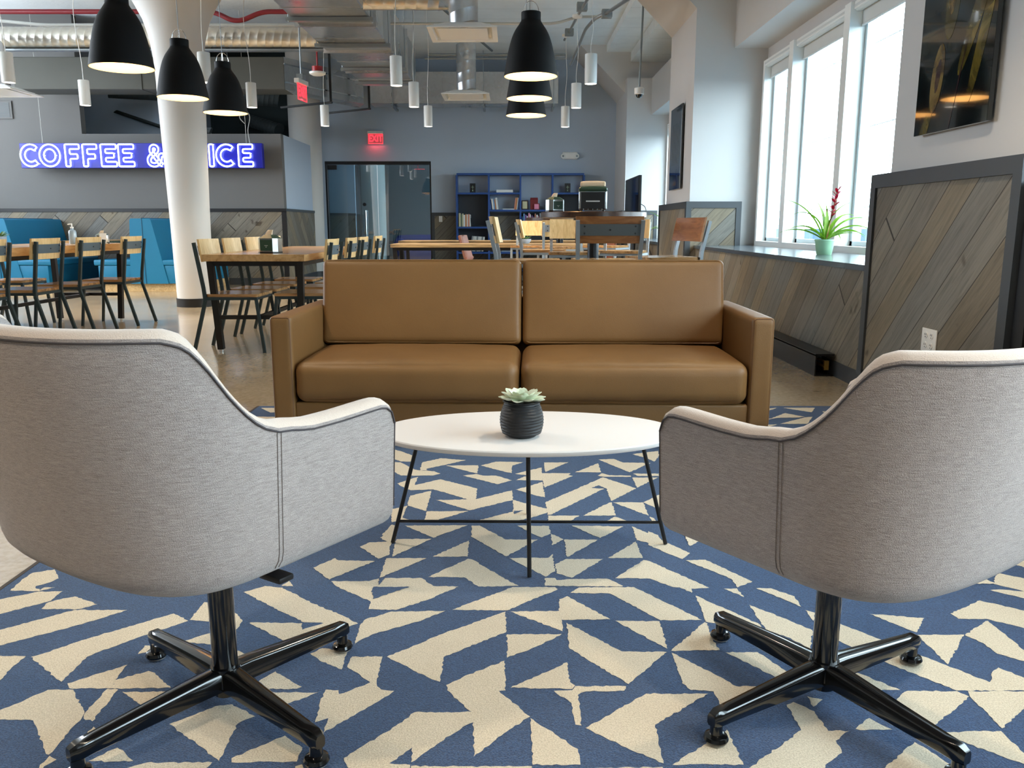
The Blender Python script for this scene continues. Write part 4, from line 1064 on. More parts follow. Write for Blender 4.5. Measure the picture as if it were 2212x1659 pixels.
# ------------------------------------------------------------------ things on the tables
def napkin_small(loc, rz, label, s=1.0, g='hexagonal napkin dispensers'):
    t = thing('napkin_dispenser', label, 'napkin dispenser', loc, rz, g)
    w, d, h = .085 * s, .062 * s, .115 * s; c = .03 * s
    hexa = [(-w + c, -d), (w - c, -d), (w, -d + c), (w, d - c), (w - c, d), (-w + c, d), (-w, d - c), (-w, -d + c)]
    B().prism(hexa, .008, h).done('body', M['chrome_dark'], t, smooth=False)
    b = B(); r0 = [Vector((x, y, h)) for x, y in hexa]; r1 = [Vector((x * .5, y * .5, h + .028 * s)) for x, y in hexa]
    b.loft([r0, r1]); b.done('lid', M['napkin_green'], t, smooth=False)
    B().prism([(x * 1.03, y * 1.03) for x, y in hexa], 0, .012).done('foot_rim', M['black'], t, smooth=False)
    fp = B().box(-w + c + .004, -d - .002, .02, w - c - .004, -d, h - .012).done('face_plate', M['napkin_green'], t, smooth=False)
    b = B()
    for q in range(5): b.box((-.014 + q * .006) * s, -d - .0026, h * .50, (-.0105 + q * .006) * s, -d - .002, h * .53)
    b.done('small_print', M['paper_white'], fp, smooth=False)
    B().lathe([(0, 0), (.005 * s, .002), (0, .005)], 12, (0, -d - .003, h * .4)).done('badge', M['paper_white'], fp)
    b = B(); rr = []
    for k in range(7):
        u = k / 6; rr.append([Vector((-.012 * s + .03 * s * u + x * s * (1 - .5 * u), y * s * (1 - u * .3), h + .02 * s + .045 * s * sin(u * 1.9))) for x, y in ((-.03, -.006), (0, -.014), (.03, -.006), (.03, .006), (0, .014), (-.03, .006))])
    b.loft(rr); b.done('paper_napkin', M['paper'], t, angle=60)
    return t
M['chrome_dark'] = plain('polished dispenser metal', srgb(178, 182, 182), 0.22, 0.9)
napkin_small((-1.905, 6.62, 0.7512), radians(-14), 'green-lidded napkin dispenser standing on the butcher block table left of the sofa')
napkin_small((0.335, 6.62, 1.0692), radians(28), 'smaller green-lidded napkin dispenser on the round high table, at the left', .80)
napkin_small((-4.10, 8.42, 0.7912), radians(10), 'green-lidded napkin holder on the left dining table', .7)
t = thing('napkin_dispenser', 'larger black-fronted napkin dispenser with paper bundle on the round high table', 'napkin dispenser', (0.62, 6.52, 1.0692), radians(-4), 'napkin dispensers on the round table')
B().box(-.107, -.07, .012, .107, .07, .155, .012, 3).done('body', M['chrome_dark'], t)
fp = B().box(-.094, -.0745, .02, .094, -.069, .145, .003, 1).done('front_plate', M['black'], t)
B().box(-.052, -.0765, .072, .052, -.0745, .082).done('label_strip', M['paper_white'], fp, smooth=False)
b = B()
for q in range(16): b.box(-.046 + q * .0058, -.0769, .0755, -.0425 + q * .0058, -.0765, .0785)
b.done('small_print', M['slot'], fp, smooth=False)
b = B(); rbox_grid(b, .110, .075, .016, .015, (0, 0, .010), 8, Matrix.Translation((0, 0, .165))); b.done('lid', M['napkin_green'], t, angle=70)
b = B(); rbox_grid(b, .096, .045, .020, .012, (0, 0.0, .006), 8, Matrix.Translation((0, 0, .205))); b.done('napkin_bundle', M['paper'], t, angle=70)
for k in range(5): B().box(-.07 + k * .035 - .003, -.073, .012, -.07 + k * .035 + .003, -.068, .022).done('tooth', M['chrome_dark'], t, smooth=False)
for sx in (-.085, .085): B().cyl((sx, 0, 0), (sx, 0, .014), .01, n=10).done('foot', M['black'], t)

# sanitizer, small sign and succulents on the left table
t = thing('pump_bottle', 'clear pump bottle of sanitizer on the left dining table', 'bottle', (-4.29, 8.22, 0.7912))
B().lathe([(0, 0), (.034, 0), (.036, .006), (.036, .11), (.03, .128), (.014, .136), (.013, .15), (0, .15)], 24).done('bottle_body', M['bottle'] if 'bottle' in M else M['ceramic_grey'], t)
B().cyl((0, 0, .15), (0, 0, .195), .006, n=10).cyl((0, 0, .19), (-.04, 0, .185), .005, n=8).cyl((0, 0, .148), (0, 0, .162), .016, n=16).done('pump', M['white_plastic'], t)
t = thing('card_holder', 'small pale card stand beside the napkin holder on the left table', 'card stand', (-4.03, 8.28, 0.7912), radians(8))
B().bar((0, 0, 0.002), (0, .02, .10), .065, .004, (0, 1, 0)).done('card', M['paper_white'], t, smooth=False)
B().box(-.035, -.015, 0, .035, .03, .006).done('base', M['white_plastic'], t, smooth=False)
t = thing('potted_succulent', 'spiky green succulent in a pale blue-grey pot on the left dining table', 'plant', (-4.30, 7.05, 0.7912))
B().lathe([(0, 0), (.05, 0), (.056, .005), (.058, .085), (.053, .085), (.052, .07)], 32).done('pot', M['ceramic_grey'], t)
B().lathe([(0, .075), (.053, .073)], 20).done('soil', M['soil'], t)
leaf_rosette(B(), (0, 0, .075), [(9, .085, .011, 18, 0, .2), (8, .07, .010, 38, .5, .2), (6, .055, .008, 60, .2, .1)], 8).done('rosette', M['succulent_green'], t, angle=70)

# ------------------------------------------------------------------ bookshelf
BX0, BX1, BY0, BY1 = -1.12, 1.455, 17.19, 17.47
def make_shelf():
    t = thing('bookshelf', 'stepped cobalt blue open bookshelf against the grey back wall', 'bookshelf', ((BX0 + BX1) / 2, BY0, 0.0006))
    cx = (BX0 + BX1) / 2; cols = [BX0, -0.47, 0.17, 0.82, BX1]; f = .035; zt = 2.01
    o = lambda b: b
    def bx(b, x0, z0, x1, z1, y0=0, y1=.28): b.box(x0 - cx, y0, z0, x1 - cx, y1, z1)
    b = B(); bx(b, BX0, zt - .04, BX1, zt); b.done('top_rail', M['blue_frame'], t, smooth=False)
    for c, zb in zip(cols, (0, 0, 0, 0, 0)):
        b = B(); bx(b, c - f / 2, zb, c + f / 2, zt - .04); b.done('upright', M['blue_frame'], t, smooth=False)
    for (i, z) in ((0, 1.61), (1, 1.61), (3, 1.61), (1, 1.27), (2, 1.27), (0, 0.93), (2, .97), (3, .93), (0, .42), (1, .42), (2, .42), (3, .42), (0, .04), (1, .04), (2, .04), (3, .04)):
        b = B(); bx(b, cols[i] + f / 2, z - .018, cols[i + 1] - f / 2, z + .018); b.done('shelf', M['blue_frame'], t, smooth=False)
    for (i, z0, z1) in ((0, .95, 1.59), (3, .95, 1.59), (0, .44, .91), (2, .44, .95)):
        b = B(); bx(b, cols[i] + f / 2, z0, cols[i + 1] - f / 2, z1, .25, .268); b.done('back_panel', M['shelf_back'], t, smooth=False)
    return cols
COLS = make_shelf()
bookn = [0]
def book(x, z, th, h, col, lean=0, d=.15, label='', group='', flat=False, y=None):
    m = BM[col]; cat = 'book'
    b = B()
    if flat: b.box(-h / 2, 0, 0, h / 2, d, th, .002, 1)
    else: b.box(0, 0, 0, th, d, h, .002, 1)
    o = b.done('book', [m], None, smooth=False)
    o.location = (x, (BY0 + .035) if y is None else y, z + .001); o.rotation_euler = (0, lean, 0)
    tag(o, label, cat, group)
    b = B()
    if flat: b.box(-h / 2 + .003, .004, .003, h / 2 + .002, d + .001, th - .003)
    else: b.box(.003, .004, .003, th - .003, d + .001, h + .0008)
    b.done('page_block', M['paper_white'], o, smooth=False)
    return o
BM = {}
for k, c in dict(white=(226, 226, 224), cream=(206, 200, 164), green=(96, 112, 96), orange=(196, 128, 76), red=(168, 62, 54), pink=(222, 140, 170), blue=(70, 108, 172), sky=(110, 160, 206), violet=(122, 84, 150), navy=(36, 48, 92), grey=(140, 146, 152), black=(22, 24, 26), salmon=(214, 142, 118)).items():
    BM[k] = plain('book cover ' + k, srgb(*c), .6)
def row(x, z, spec, lean, group, lab, gap=.002):
    for (c, th, h) in spec:
        book(x, z + (th * sin(lean) if lean > 0 else 0), th, h, c, lean, group=group, label=lab(c, th, h)); x += th / cos(lean) + gap
    return x
# cream, orange and white spines above the left dark cell
cells = [('cream', .036, .27, 'tall cream spine, first book on the left shelf'), ('green', .026, .24, 'grey-green spine beside the tall cream book'), ('cream', .024, .26, 'second cream spine on the left shelf'), ('white', .034, .235, 'broad white spine on the left shelf'),
         ('orange', .026, .25, 'orange spine among the books on the left shelf'), ('white', .022, .245, 'thin white spine next to the orange book'), ('salmon', .03, .25, 'salmon spine near the end of the left shelf row'), ('white', .024, .24, 'last white spine before the leaning black book')]
x = -1.085
for c, th, h, l in cells: book(x, .949, th, h, c, 0, group='books on the lower left shelf', label=l); x += th + .003
book(x + .006, .952, .012, .22, 'black', radians(-7), group='books on the lower left shelf', label='thin black book leaning back at the end of the left shelf row')
book(-.62, .949, .02, .24, 'black', label='black book lying flat on the left shelf', group='books on the lower left shelf', flat=True)
for i in range(8):
    book(-.86 + i * .034, .439 + .012, .03, .31 - i * .002, 'white' if i % 3 else 'grey', radians(7), group='white binders on the low left shelf', label='pale binder %s from the left in the leaning row on the low shelf' % ['first', 'second', 'third', 'fourth', 'fifth', 'sixth', 'seventh', 'last'][i])
for i, (c, th, h, l) in enumerate((('blue', .022, .22, 'blue book at the left end of the middle shelf'), ('navy', .016, .2, 'navy book next to the blue one on the middle shelf'), ('white', .034, .215, 'thick white book on the middle shelf, left group'), ('sky', .02, .2, 'sky blue book in the left group of the middle shelf'), ('orange', .02, .205, 'orange book in the left group of the middle shelf'), ('white', .036, .235, 'tallest white book leaning in the left group of the middle shelf'), ('grey', .016, .22, 'grey book ending the left group of the middle shelf'))):
    book(-.445 + sum((.022, .016, .034, .02, .02, .036)[:i]) + i * .004, 1.289, th, h, c, radians(-7), group='books on the middle shelf', label=l)
book(-.07, 1.289, .02, .24, 'white', label='white book lying flat on the middle shelf', group='books on the middle shelf', flat=True)
for i, (c, th, h, l) in enumerate((('salmon', .02, .23, 'salmon book leaning in the right group of the middle shelf'), ('orange', .024, .24, 'orange book leaning in the right group of the middle shelf'), ('white', .016, .235, 'slim white book leaning in the right group of the middle shelf'), ('blue', .022, .235, 'blue book leaning against the upright on the middle shelf'))):
    book(.04 + sum((.02, .024, .016)[:i]) + i * .003, 1.292, th, h, c, radians(7), group='books on the middle shelf', label=l)
for i, c in enumerate(('blue', 'sky', 'violet', 'white', 'pink', 'white', 'violet', 'navy', 'salmon', 'white', 'pink', 'grey', 'white', 'white', 'pink')):
    th = .018 + (i * 7 % 5) * .004
    book(.20 + i * .033, .989, th, .16 + (i * 5 % 7) * .012, c, 0, group='paperbacks on the right hand shelf', label='%s paperback number %s from the left on the shelf under the framed pictures' % (c, ['one', 'two', 'three', 'four', 'five', 'six', 'seven', 'eight', 'nine', 'ten', 'eleven', 'twelve', 'thirteen', 'fourteen', 'fifteen'][i]))
book(-.15, 1.629, .055, .33, 'white', label='pink and white box set lying flat on the upper shelf', group='books on the upper shelf', flat=True)
def card_black(x, z, lab):
    t = thing('display_card', lab, 'card', (x, BY0 + .1, z), 0, 'black cards on the top shelf')
    B().box(-.058, 0, 0, .058, .018, .185, .002, 1).done('card', M['black'], t, smooth=False)
    B().lathe([(0, 0), (.012, 0), (.004, .03), (0, .03)], 10, (0, -.002, .03)).box(-.03, -.002, .105, .03, 0, .112).box(-.004, -.002, .07, .004, 0, .14).done('emblem', M['emblem'], t, smooth=False)
M['emblem'] = plain('pale green emblem', srgb(170, 190, 160), .6)
card_black(-.80, 1.629, 'small black card with a pale emblem on the top left shelf'); card_black(1.13, 1.629, 'small black card with a pale emblem on the top right shelf')
t = thing('picture_frame', 'brown photo frame standing on the shelf above the paperbacks', 'picture frame', (.262, BY0 + .06, 1.2895))
B().box(-.065, 0, 0, .065, .016, .185, .002, 1).done('frame', M['dark_wood'], t, smooth=False)
B().box(-.048, -.002, .02, .048, 0, .165).done('photo', BM['cream'], t, smooth=False)
t = thing('gift_bag', 'dark red bag standing behind the pink square on the shelf', 'bag', (.45, BY0 + .1, 1.289))
b = B(); b.loft([[Vector((x * w, y * w2, z)) for x, y in ((-1, -1), (1, -1), (1, 1), (-1, 1))] for z, w, w2 in ((0, .075, .05), (.2, .08, .035), (.24, .075, .012))]); b.done('bag', M['red_dark'], t, smooth=False)
t = thing('pink_card', 'pink square card in front of the red bag', 'card', (.50, BY0 + .03, 1.289))
B().box(-.06, 0, 0, .06, .012, .125, .002, 1).done('border', M['red_dark'], t, smooth=False); B().box(-.045, -.002, .014, .045, 0, .11).done('face', BM['pink'], t, smooth=False)
tag(B().lathe([(0, 0), (.045, 0), (.05, .1), (.047, .1), (.042, .006), (0, .006)], 24, (.70, BY0 + .12, 1.289)).done('glass_jar', M['glass_obj'], None), 'clear glass jar at the right of the shelf ornaments', 'jar')
t = thing('plaque', 'small pale acrylic plaque on the low middle shelf', 'plaque', (-.12, BY0 + .08, .439))
B().box(-.1, 0, 0, .1, .015, .26, .002, 1).done('panel', M['ceramic_grey'], t, smooth=False); B().box(-.06, -.002, .13, .06, 0, .20).done('inset', M['paper_white'], t, smooth=False)
t = thing('potted_succulent', 'small spiky succulent in a grey bowl on the near plank table', 'plant', (0.155, 10.2, 0.752))
B().lathe([(0, 0), (.05, 0), (.075, .03), (.078, .055), (.072, .055), (.068, .04)], 28).done('bowl', M['ceramic_grey'], t)
B().lathe([(0, .045), (.07, .043)], 20).done('soil', M['soil'], t)
leaf_rosette(B(), (0, 0, .045), [(8, .085, .010, 25, 0, .2), (6, .07, .009, 55, .4, .1)], 9).done('rosette', M['succulent_green'], t, angle=70)

# copper shell lounge chairs behind the plank tables
def shell_chair(x, y, rz, lab):
    t = thing('shell_chair', lab, 'chair', (x, y, 0.0006), rz, 'rust brown shell chairs'); rings = []
    for i in range(13):
        u = i / 12; p = [(-.22 + .44 * min(1, u / .5), .42 + .03 * (u < .1)) if u <= .5 else (.22 + (u - .5) * .22, .42 + (u - .5) * .84)][0]
        yy, zz = -p[0], p[1] - .02 * sin(pi * min(1, u * 2)); w = .22 - .05 * max(0, u - .6); cur = []
        for k in range(9):
            q = -1 + k / 4; cur.append(Vector((q * w, yy - (abs(q) ** 3) * (-.05 if u > .5 else 0), zz + (abs(q) ** 3) * (.05 if u < .6 else 0))))
        rings.append(cur + [c + Vector((0, -.012 if u > .5 else 0, -.012)) for c in cur[::-1]])
    b = B(); b.loft(rings); b.done('shell', M['copper_shell'], t, angle=60)
    for sx in (-1, 1):
        for sy in (-1, 1): B().cyl((sx * .2, sy * .2, 0), (sx * .12, sy * .12, .42), .011, n=8).done('leg', M['black'], t)
shell_chair(-.38, 11.35, radians(-100), 'rust brown shell chair pulled up left of the plank tables')
shell_chair(1.22, 12.4, radians(100), 'rust brown shell chair right of the far plank table')

# big leafy fern on the floor
def make_fern(x, y, lab):
    t = thing('potted_fern', lab, 'plant', (x, y, 0.0006)); rn = random.Random(2)
    B().lathe([(0, 0), (.15, 0), (.19, .26), (.175, .26), (.17, .22)], 28).done('planter', M['white_plastic'], t)
    B().lathe([(0, .235), (.174, .23)], 20).done('soil', M['soil'], t)
    b = B()
    for k in range(46):
        a = rn.uniform(0, 2 * pi); L = rn.uniform(.28, .46); el = radians(rn.uniform(25, 78)); d = Vector((cos(a), sin(a), 0)); s = Vector((-sin(a), cos(a), 0)); P = []
        for i in range(9):
            u = i / 8; P.append(Vector((0, 0, .23)) + d * (L * u * cos(el) + .18 * u * u * L) + Vector((0, 0, L * u * sin(el) - .35 * L * u * u)))
        b.tube(P, .003, 4)
        for i in range(1, 9):
            for sg in (-1, 1):
                w = .09 * sin(pi * (i / 8) * .85 + .25); q = P[i] + s * sg * w + d * w * .35 + Vector((0, 0, -.02)); h = (P[i] - P[i - 1]) * .45
                vs = [P[i] - h, P[i] + h * .2, q + h * .2, q - h * .5]
                f = b.bm.faces.new([b.bm.verts.new(v) for v in vs])
    b.done('fronds', M['fern'], t, smooth=False, rec=False)
make_fern(-.98, 12.0 - .55, 'leafy green fern on the floor behind the plank table')

# corridor behind the glass: blue sofa and plant
t = thing('blue_sofa', 'royal blue rounded sofa seen through the glass door', 'sofa', (-2.0, 19.95, 0.0006), radians(8))
b = B(); rbox_grid(b, .75, .38, .2, .12, (0, 0, .02), 10, Matrix.Translation((0, 0, .24))); b.done('seat', M['navy'], t, angle=70)
b = B(); rbox_grid(b, .75, .12, .28, .11, (0, .02, .02), 10, Matrix.Translation((0, .36, .46))); rbox_grid(b, .14, .36, .24, .11, (0, 0, .03), 8, Matrix.Translation((-.66, 0, .42))); b.done('backrest', M['navy'], t, angle=70)
t = thing('potted_fern', 'small dark plant beside the blue sofa behind the glass', 'plant', (-0.95, 20.3, 0.0006))
B().lathe([(0, 0), (.12, 0), (.15, .45), (.135, .45), (.13, .4)], 20).done('planter', M['black'], t)
leaf_rosette(B(), (0, 0, .42), [(9, .28, .03, 40, 0, .0), (7, .3, .03, 65, .3, 0)], 3).done('leaves', M['fern'], t, angle=70)
# ------------------------------------------------------------------ black bell pendants
def bell(x, y, z, label, e=16):
    t = thing('bell_pendant', label, 'pendant lamp', (x, y, z), 0, 'black bell pendants')
    prof = [(.2, 0), (.196, .03), (.187, .08), (.176, .14), (.160, .21), (.140, .275), (.116, .325), (.092, .36), (.076, .385), (.072, .40), (.072, .445), (.066, .449), (.03, .45)]
    B().lathe(smooth_prof(prof), 56).done('shade', M['matte_black'], t, angle=70)
    inn = [(r - .004, zz) for r, zz in smooth_prof(prof[:9])]
    B().lathe([(.2, 0)] + inn + [(0, .38)], 56).done('shade_lining', M['bell_in'], t, angle=70)
    B().lathe([(0, .20), (.03, .215), (.038, .245), (.03, .275), (.016, .30), (0, .30)], 20).cyl((0, 0, .30), (0, 0, .38), .016).done('light_bulb', M['bulb'], t)
    pts = [(.058 * cos(a), 0, .445 + .085 * sin(a)) for a in [pi * k / 18 for k in range(19)]]
    B().tube(pts, .0028, 6).cyl((.006, 0, .45), (.004, 0, .53), .0022, n=6).cyl((-.006, 0, .45), (-.003, 0, .53), .0022, n=6).done('carrying_ring', M['chrome'], t)
    B().cyl((0, 0, .525), (0, 0, ZC - z), .0028, n=6).done('cable', M['steel_grey'], t)
    L = lamp('bell_light', 'POINT', (x, y, z + .16), e, (1, .72, .42), shadow_soft_size=.045)
def smooth_prof(p): return [(v.x, v.y) for v in smooth_path([(a, b, 0) for a, b in p], 3)]
bell(-2.55, 5.71, 1.975, 'nearest and largest-looking black bell pendant at upper left')
bell(-2.68, 7.07, 1.985, 'black bell pendant hanging in front of the white column')
bell(-2.67, 8.06, 1.995, 'smallest-looking black bell pendant just right of the white column')
bell(0.14, 6.50, 2.055, 'front black bell pendant of the stack near the middle')
bell(0.152, 7.62, 2.06, 'middle black bell pendant, half hidden below the front one')
bell(0.14, 8.60, 2.04, 'rearmost black bell pendant showing lowest in the middle stack')

# ------------------------------------------------------------------ white cylinder lamps
def make_cyl(x, y, z, ztop, label=None, kink=0.02, e=38, canopy=True):
    t = thing('cylinder_pendant', label, 'pendant lamp', (x, y, z), 0, 'white cylinder lamps')
    r = .062
    B().lathe([(r, 0), (r, .285), (r - .003, .288), (0, .288)], 40).lathe([(r, 0), (r - .004, .001), (r - .006, .05), (r - .012, .055), (0, .055)], 40).done('housing', M['white_plastic'], t, angle=50)
    B().lathe([(r - .004, .0015), (r - .003, .012), (0, .012)], 32).done('lens', M['led'], t)
    H = ztop - z
    pts = smooth_path([(0, 0, .285), (-.004, 0, .285 + (H - .285) * .15), (kink * .9, 0, .285 + (H - .285) * .45), (kink * .2, 0, .285 + (H - .285) * .7), (0, 0, H)], 6)
    B().tube(pts, .0035, 6).done('cord', M['white_plastic'], t)
    if canopy: B().lathe([(0, 0), (.058, 0), (.06, .004), (.06, .03), (0, .03)], 28, (0, 0, H)).done('canopy', M['white_plastic'], t)
    lamp('cylinder_light', 'SPOT', (x, y, z - .01), e * 5, (1, .84, .64), spot_size=radians(112), spot_blend=.7, shadow_soft_size=.05)
CL = [(.80, 8.85, 2.38, 3.2, 'white cylinder lamp, largest of the three at the right by the ceiling conduits'), (.785, 10.6, 2.38, 3.42, 'white cylinder lamp, middle of the three at the right by the ceiling conduits'), (.775, 12.58, 2.38, 3.62, 'white cylinder lamp, farthest and lowest-looking of the three at the right'),
      (-1.19, 8.96, 2.38, ZC, 'white cylinder lamp in front of the large metal duct'), (-1.19, 10.52, 2.38, ZC, 'white cylinder lamp just right of the duct end, second in its row'), (-1.215, 12.52, 2.38, ZC, 'small white cylinder lamp on the far grey wall, right of the exit sign'),
      (-2.70, 12.46, 2.38, ZC, 'small white cylinder lamp beside the rear white column'), (-3.17, 10.56, 2.38, ZC, 'white cylinder lamp right of the third bell pendant'), (-3.09, 8.77, 2.38, ZC, 'white cylinder lamp mostly hidden between column and bell pendants'),
      (-5.11, 10.38, 2.38, ZC, 'white cylinder lamp hanging above the neon sign at left'), (-5.07, 8.77, 2.38, ZC, 'white cylinder lamp at the far left edge under the flexible duct')]
for i, (x, y, z, zt, lb) in enumerate(CL): make_cyl(x, y, z, zt, lb, (-.05 if i in (9, 10, 7) else .02), 12 if i in (7, 8) else 38, canopy=i < 3)
# lamps of the same kind over the seating group, above the picture
for i, (x, y) in enumerate(((-1.75, 3.3), (1.15, 2.9), (-1.9, 0.2), (1.15, -0.3), (-3.6, 3.4), (-4.8, 6.6), (-.2, -2.6), (-6.8, 9.6))):
    make_cyl(x, y, 2.75 if i < 6 else 2.6, 3.165 if i == 0 else ZC - .03, 'white cylinder lamp over the seating area, lamp %s' % ['left of the sofa', 'right of the sofa', 'over the left armchair', 'over the right armchair', 'left of the rug', 'over the left dining table', 'behind the armchairs', 'over the booth table'][i], .02, (26, 26, 32, 32, 16, 14, 24, 24)[i])

# ------------------------------------------------------------------ ducts
def duct_hanger(b, x0, x1, y, z):
    b.box(x0 - .04, y - .03, z - .045, x1 + .04, y + .03, z - .005)
    b.cyl((x0 - .02, y, z - .05), (x0 - .02, y, ZC), .006, n=6).cyl((x1 + .02, y, z - .05), (x1 + .02, y, ZC), .006, n=6)
t = thing('main_air_duct', 'big rectangular galvanised duct running away overhead at centre left', 'duct', (-1.99, 8, 3.2))
def loc(b, o):
    for v in b.bm.verts: v.co -= Vector(o)
    return b
O = (-1.99, 8, 3.2)
b = B()
ys = [1.0, 2.5, 4.0, 5.5, 7.0, 8.5, 9.95, 11.4, 12.85, 14.15]
for a, c in zip(ys, ys[1:]): b.box(-2.42, a + .006, 3.2, -1.56, c - .006, 3.76, .012, 1)
for a in ys[1:-1]: b.box(-2.45, a - .012, 3.17, -1.53, a + .012, 3.79)
for a in [y + .72 for y in ys[:-1]]: b.box(-2.425, a - .004, 3.194, -1.555, a + .004, 3.765)
loc(b, O).done('duct_body', M['galv'], t, smooth=False)
for y in (8.0, 9.62, 10.95, 12.55, 13.7):
    b = B(); duct_hanger(b, -2.42, -1.56, y, 3.2); loc(b, O).done('hanger', M['pipe'], t, smooth=False)
# duct across the back wall
t = thing('back_air_duct', 'flat galvanised duct running across the top of the far grey wall', 'duct', (-.8, 16.8, 3.3)); O = (-.8, 16.8, 3.3)
b = B()
xs = [-2.75, -1.95, -1.35, -.93, -.45, .02, .45, .9]
for a, c in zip(xs, xs[1:]): b.box(a + .004, 16.78, 3.29, c - .004, 17.3, 3.88, .006, 1)
for a in xs[1:-1]: b.box(a - .01, 16.765, 3.285, a + .01, 17.3, 3.89)
loc(b, O).done('duct_body', M['galv'], t, smooth=False)
for x in (-2.3, -.55, .8):
    b = B().box(x - .02, 16.6, 3.22, x + .02, 17.4, 3.26).cyl((x, 16.7, 3.2), (x, 16.7, ZC), .007, n=6); loc(b, O).done('hanger', M['pipe'], t, smooth=False)
# dull box duct over the coffee wall, then its shiny angled run
t = thing('box_air_duct', 'dull beige box duct above the neon sign with a shiny angled section', 'duct', (-5.4, 13.2, 3.0)); O = (-5.4, 13.2, 3.0)
b = B().box(-7.5, 13.1, 2.985, -3.42, 13.62, 3.45, .008, 1).box(-5.6, 13.09, 2.98, -5.57, 13.63, 3.455).box(-4.6, 13.09, 2.98, -4.57, 13.63, 3.455)
loc(b, O).done('duct_body', M['galv_dull'], t, smooth=False)
b = B(); b.loft([[Vector(p) for p in ((-3.42, 13.1, z0), (-3.42, 13.1, z1), (-3.42, 13.62, z1), (-3.42, 13.62, z0))] for z0, z1 in ((2.985, 3.45),)] + [[Vector(p) for p in ((-2.77, 16.2, 3.2), (-2.77, 16.2, 3.7), (-2.95, 16.7, 3.7), (-2.95, 16.7, 3.2))]])
for u in (.12, .5):
    pass
loc(b, O).done('angled_run', M['galv'], t, smooth=False)
b = B()
for zf in (.22, .78): b.bar((-3.415, 13.085, 2.985 + .465 * zf), (-2.765, 16.18, 3.2 + .5 * zf), .012, .02)
loc(b, O).done('stiffening_rib', M['chrome'], t, smooth=False)
for (x, y, z) in ((-3.05, 14.6, 3.05), (-2.62, 15.9, 3.12)):
    b = B().bar((x, y, z - .06), (x, y, ZC), .035, .035).bar((x - .9, y + .2, z - .10), (x + .02, y, z - .04), .05, .03); loc(b, O).done('hanger', M['black'], t, smooth=False)
# spiral ducts
def spiral(b, p0, p1, r, pitch=.11):
    p0 = Vector(p0); p1 = Vector(p1); d = p1 - p0; L = d.length; n = max(2, int(L / pitch)); z = d / L
    u = Vector((0, 0, 1)) if abs(z.z) < .9 else Vector((1, 0, 0)); x = u.cross(z).normalized(); y = z.cross(x); rings = []
    for i in range(n):
        for f, rr in ((0, r), (.90, r), (.93, r + .0012), (.97, r + .0012)):
            c = p0 + d * ((i + f) / n); rings.append([c + (x * cos(2 * pi * k / 28) + y * sin(2 * pi * k / 28)) * rr + z * (pitch * .3 * sin(2 * pi * k / 28)) for k in range(28)])
    b.loft(rings); return b
t = thing('spiral_air_duct', 'long round spiral duct crossing the ceiling at the left behind the column', 'duct', (-6, 12, 3.48)); O = (-6, 12, 3.48)
loc(spiral(B(), (-10, 12.0, 3.485), (-2.425, 12.0, 3.485), .142), O).done('duct_body', M['galv_warm'], t, angle=89)
b = B().box(-10, 11.95, 3.315, -2.5, 12.05, 3.335); loc(b, O).done('support_rail', M['pipe'], t, smooth=False)
def diffuser(x, y, z, label, s=.70, r=.15, ztop=3.7, branch=None, flex=False):
    t = thing('ceiling_diffuser', label, 'air vent', (x, y, z), 0, 'square air diffusers'); h = s / 2; b = B()
    b.loft([[Vector((sx * q, sy * q, zz)) for sx, sy in ((-1, -1), (1, -1), (1, 1), (-1, 1))] for q, zz in ((h, 0), (h, .012), (h * .72, .05), (h * .5, .085), (r * .8, .095))], cap=False)
    b.loft([[Vector((sx * q, sy * q, zz)) for sx, sy in ((-1, -1), (1, -1), (1, 1), (-1, 1))] for q, zz in ((h, 0), (h * .86, .004), (h * .80, .045))], cap=False)
    b.done('frame', M['white_plastic'], t, smooth=False)
    B().box(-h * .72, -h * .72, .004, h * .72, h * .72, .010).done('centre_panel', M['white_plastic'], t, smooth=False)
    b = B()
    if flex:
        pts = smooth_path([(0, 0, .09), (0, 0, .25), (.0, 0, .45), (-.12, .1, .62), (-.35, .2, .70)], 6); b.tube(pts, [r - .004 * (i % 2) for i in range(len(pts))], 24)
    else: spiral(b, (0, 0, .09), (0, 0, ztop - z), r, .14)
    if branch: spiral(b, *branch)
    b.done('supply_duct', M['galv'], t, angle=30)
diffuser(-.50, 9.08, 2.90, 'square white air diffuser at top centre, nearest of the two on round ducts', branch=((-1.06, .25, .42), (0, .25, .42), .12))
diffuser(-.70, 13.31, 2.90, 'square white air diffuser farther back, above the bookshelf', .72)
diffuser(-6.68, 11.3, 2.66, 'square white air diffuser at the left edge under a curved flexible duct', .76, .15, 3.4, None, True)

# ------------------------------------------------------------------ pipes, conduits and ceiling devices
def pipe(pts, r, mat, name, label, cat='pipe', clamps=()):
    P = round_poly(pts, .12, 5, False)
    o = B().tube(P, r, 12).done(name, mat, None, angle=50); tag(o, label, cat)
    return o
pipe([(-10, 12.75, 4.0), (-4.3, 12.75, 4.0), (-4.05, 12.75, 3.88), (-3.9, 12.75, 3.88), (-3.6, 12.75, 4.0), (-2.5, 12.75, 4.0)], .034, M['red_pipe'], 'sprinkler_pipe', 'dark red sprinkler pipe with a dip behind the white column')
pipe([(-10, 12.4, 3.78), (-7.8, 12.4, 3.85), (-6.6, 12.4, 3.74), (-2.5, 12.4, 3.74)], .022, M['pipe_white'], 'painted_conduit', 'pale painted conduit under the ceiling at the left, just below the red pipe')
pipe([(-10, 12.9, 3.72), (-2.5, 12.9, 3.72)], .014, M['pipe_white'], 'painted_conduit', 'thin painted conduit carrying the smoke detectors at the left')
